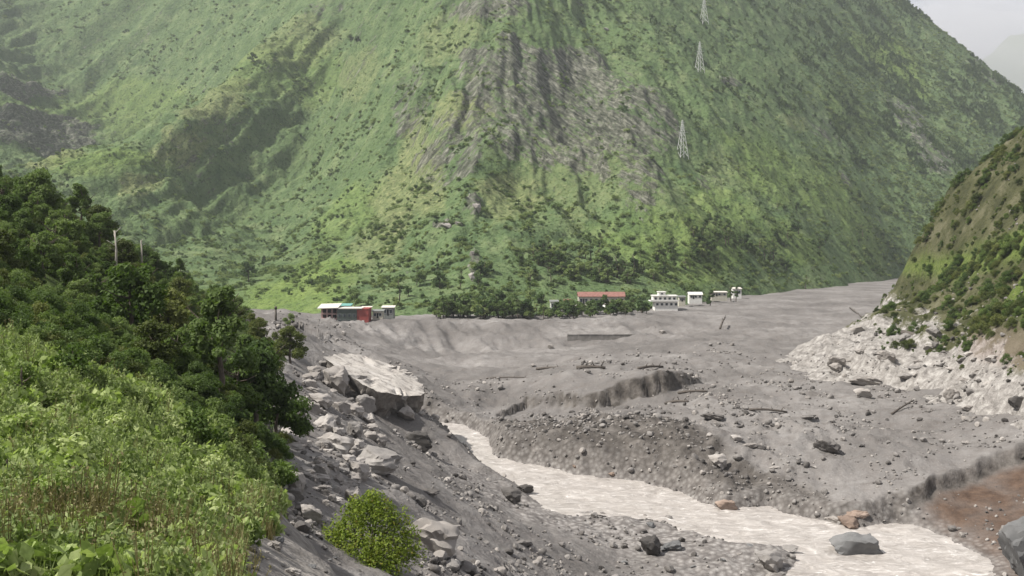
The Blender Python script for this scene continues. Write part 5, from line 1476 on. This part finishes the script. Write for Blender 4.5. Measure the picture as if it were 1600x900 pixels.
def tiered():
    d = 600.0; k = KM(d); c = at(1038, 480, d)
    o = thing('tiered_building', 'white stepped building with flat roofs at the edge of the mud', 'building', c)
    W1, W2, W3 = 21 * k, 20 * k, 7 * k
    part('lower_wall', MB().box(-15 * k, W1, 0, 9, -3, 9 * k).mesh('lower_wall', M_WHITE), o)
    part('upper_wall', MB().box(-17 * k, W2, 1.6, 9.5, 9 * k + .3, 17 * k).mesh('upper_wall', M_WHITE), o)
    part('balcony', MB().box(-22 * k, W1 + .5, -.9, 9.6, 9 * k + .004, 9 * k + .298).mesh('balcony', M_WHITE), o)
    part('balustrade', MB().box(-22 * k, W1 + .5, -.9, -.75, 9 * k + .3, 9 * k + 1.0).mesh('balustrade', M_WHITE), o)
    part('roof', MB().box(-18 * k, W2 + .6, .6, 10, 17 * k + .004, 18.2 * k).mesh('roof', M_WHITE), o)
    part('penthouse', MB().box(-8 * k, -8 * k + 11 * k, 3, 8, 18.21 * k, 23 * k).mesh('penthouse', M_WHITE), o)
    part('roof', MB().box(-9 * k, 4 * k, 2.4, 8.6, 23.01 * k, 24 * k).mesh('roof', M_WHITE), o)
    windows(o, None, [(-11 + 7.3 * j) * k for j in range(5)], 2.8 * k, 6.4 * k, 1.3, 0)
    windows(o, None, [(-13 + 7.3 * j) * k for j in range(5)], 11.5 * k, 15 * k, 1.3, 1.6)
    windows(o, None, [-2.5 * k], 19.5 * k, 21.6 * k, 1.2, 3)
tiered()

# ================================================================== pylons
tst = NT('galvanised_steel'); M_STEEL = tst.done(c3(.62, .62, .60), .5, spec=.4)
def pylon(px, py, hpx, label):
    c = hit(px, py, [fa]); k = c[1] / FPX; H = hpx * k
    o = thing('power_pylon', label, 'pylon', c, .35, 'pylons of the power line')
    b = H * .115; m = .004 * H + .09
    wz = lambda z: b * (1 - z / H) ** 1.15 + .35
    for sx in (-1, 1):
        for sy in (-1, 1):
            part('leg', MB().tube([(sx * wz(z), sy * wz(z), z - (2 if z == 0 else 0)) for z in (0, H * .3, H * .6, H)], [m, m, m * .8, m * .6], 4).mesh('leg', M_STEEL), o)
    lev = [0, .2 * H, .38 * H, .54 * H, .68 * H, .8 * H, .9 * H]
    for i in range(6):
        mb = MB(); a, e = lev[i], lev[i + 1]
        for s in (-1, 1):
            mb.tube([(-wz(a), s * wz(a), a), (wz(e), s * wz(e), e)], m * .5, 4); mb.tube([(wz(a), s * wz(a), a), (-wz(e), s * wz(e), e)], m * .5, 4)
            mb.tube([(s * wz(a), -wz(a), a), (s * wz(e), wz(e), e)], m * .5, 4)
        part('brace', mb.mesh('brace', M_STEEL), o)
    for z, L in ((.66 * H, .17 * H), (.8 * H, .14 * H), (.93 * H, .11 * H)):
        part('cross_arm', MB().tube([(-L, 0, z + .02 * H), (0, 0, z), (L, 0, z + .02 * H)], [m * .4, m * .8, m * .4], 4).mesh('cross_arm', M_STEEL), o)
pylon(1066, 246, 58, 'lowest pale lattice pylon above the right houses')
pylon(1093, 112, 46, 'middle pale lattice pylon on the right slope')
pylon(1100, 38, 42, 'topmost pale lattice pylon cut by the picture top')

# ================================================================== haze
def haze_box():
    mb = MB().box(-2000, 3600, -200, 4500, -90, 740)
    t = bpy.data.materials.new('valley_haze'); t.use_nodes = True
    n, l = t.node_tree.nodes, t.node_tree.links
    n.clear()
    out = n.new('ShaderNodeOutputMaterial'); v = n.new('ShaderNodeVolumePrincipled')
    v.inputs['Color'].default_value = (0.90, 0.95, 1.0, 1)
    v.inputs['Density'].default_value = 0.000085
    v.inputs['Anisotropy'].default_value = 0.2
    l.new(v.outputs[0], out.inputs['Volume'])
    o = link(bpy.data.objects.new('haze', mb.mesh('haze', t)))
    tag(o, 'thin bluish haze filling the whole valley', 'haze', kind='stuff')
haze_box()

def mist_bank():
    """low cloud drifting behind the right skyline"""
    t = bpy.data.materials.new('mist'); t.use_nodes = True
    n, l = t.node_tree.nodes, t.node_tree.links
    n.clear()
    out = n.new('ShaderNodeOutputMaterial'); v = n.new('ShaderNodeVolumePrincipled')
    v.inputs['Color'].default_value = (0.96, 0.97, 1.0, 1)
    v.inputs['Density'].default_value = 0.0024
    l.new(v.outputs[0], out.inputs['Volume'])
    bm = bmesh.new(); bmesh.ops.create_icosphere(bm, subdivisions=5, radius=1.0)
    P = np.array([v_.co[:] for v_ in bm.verts])
    P = P * (1 + .35 * fbm(P[:, 0] * 1.6 + P[:, 2], P[:, 1] * 1.6, 4, 901))[:, None]
    for v_, c in zip(bm.verts, P * np.array([620, 330, 150])): v_.co = c
    me = bpy.data.meshes.new('mist'); bm.to_mesh(me); bm.free(); me.materials.append(t)
    o = link(bpy.data.objects.new('mist', me)); o.location = at(1585, 100, 2760)
    tag(o, 'pale mist drifting behind the mountain skyline', 'mist', kind='stuff')
mist_bank()
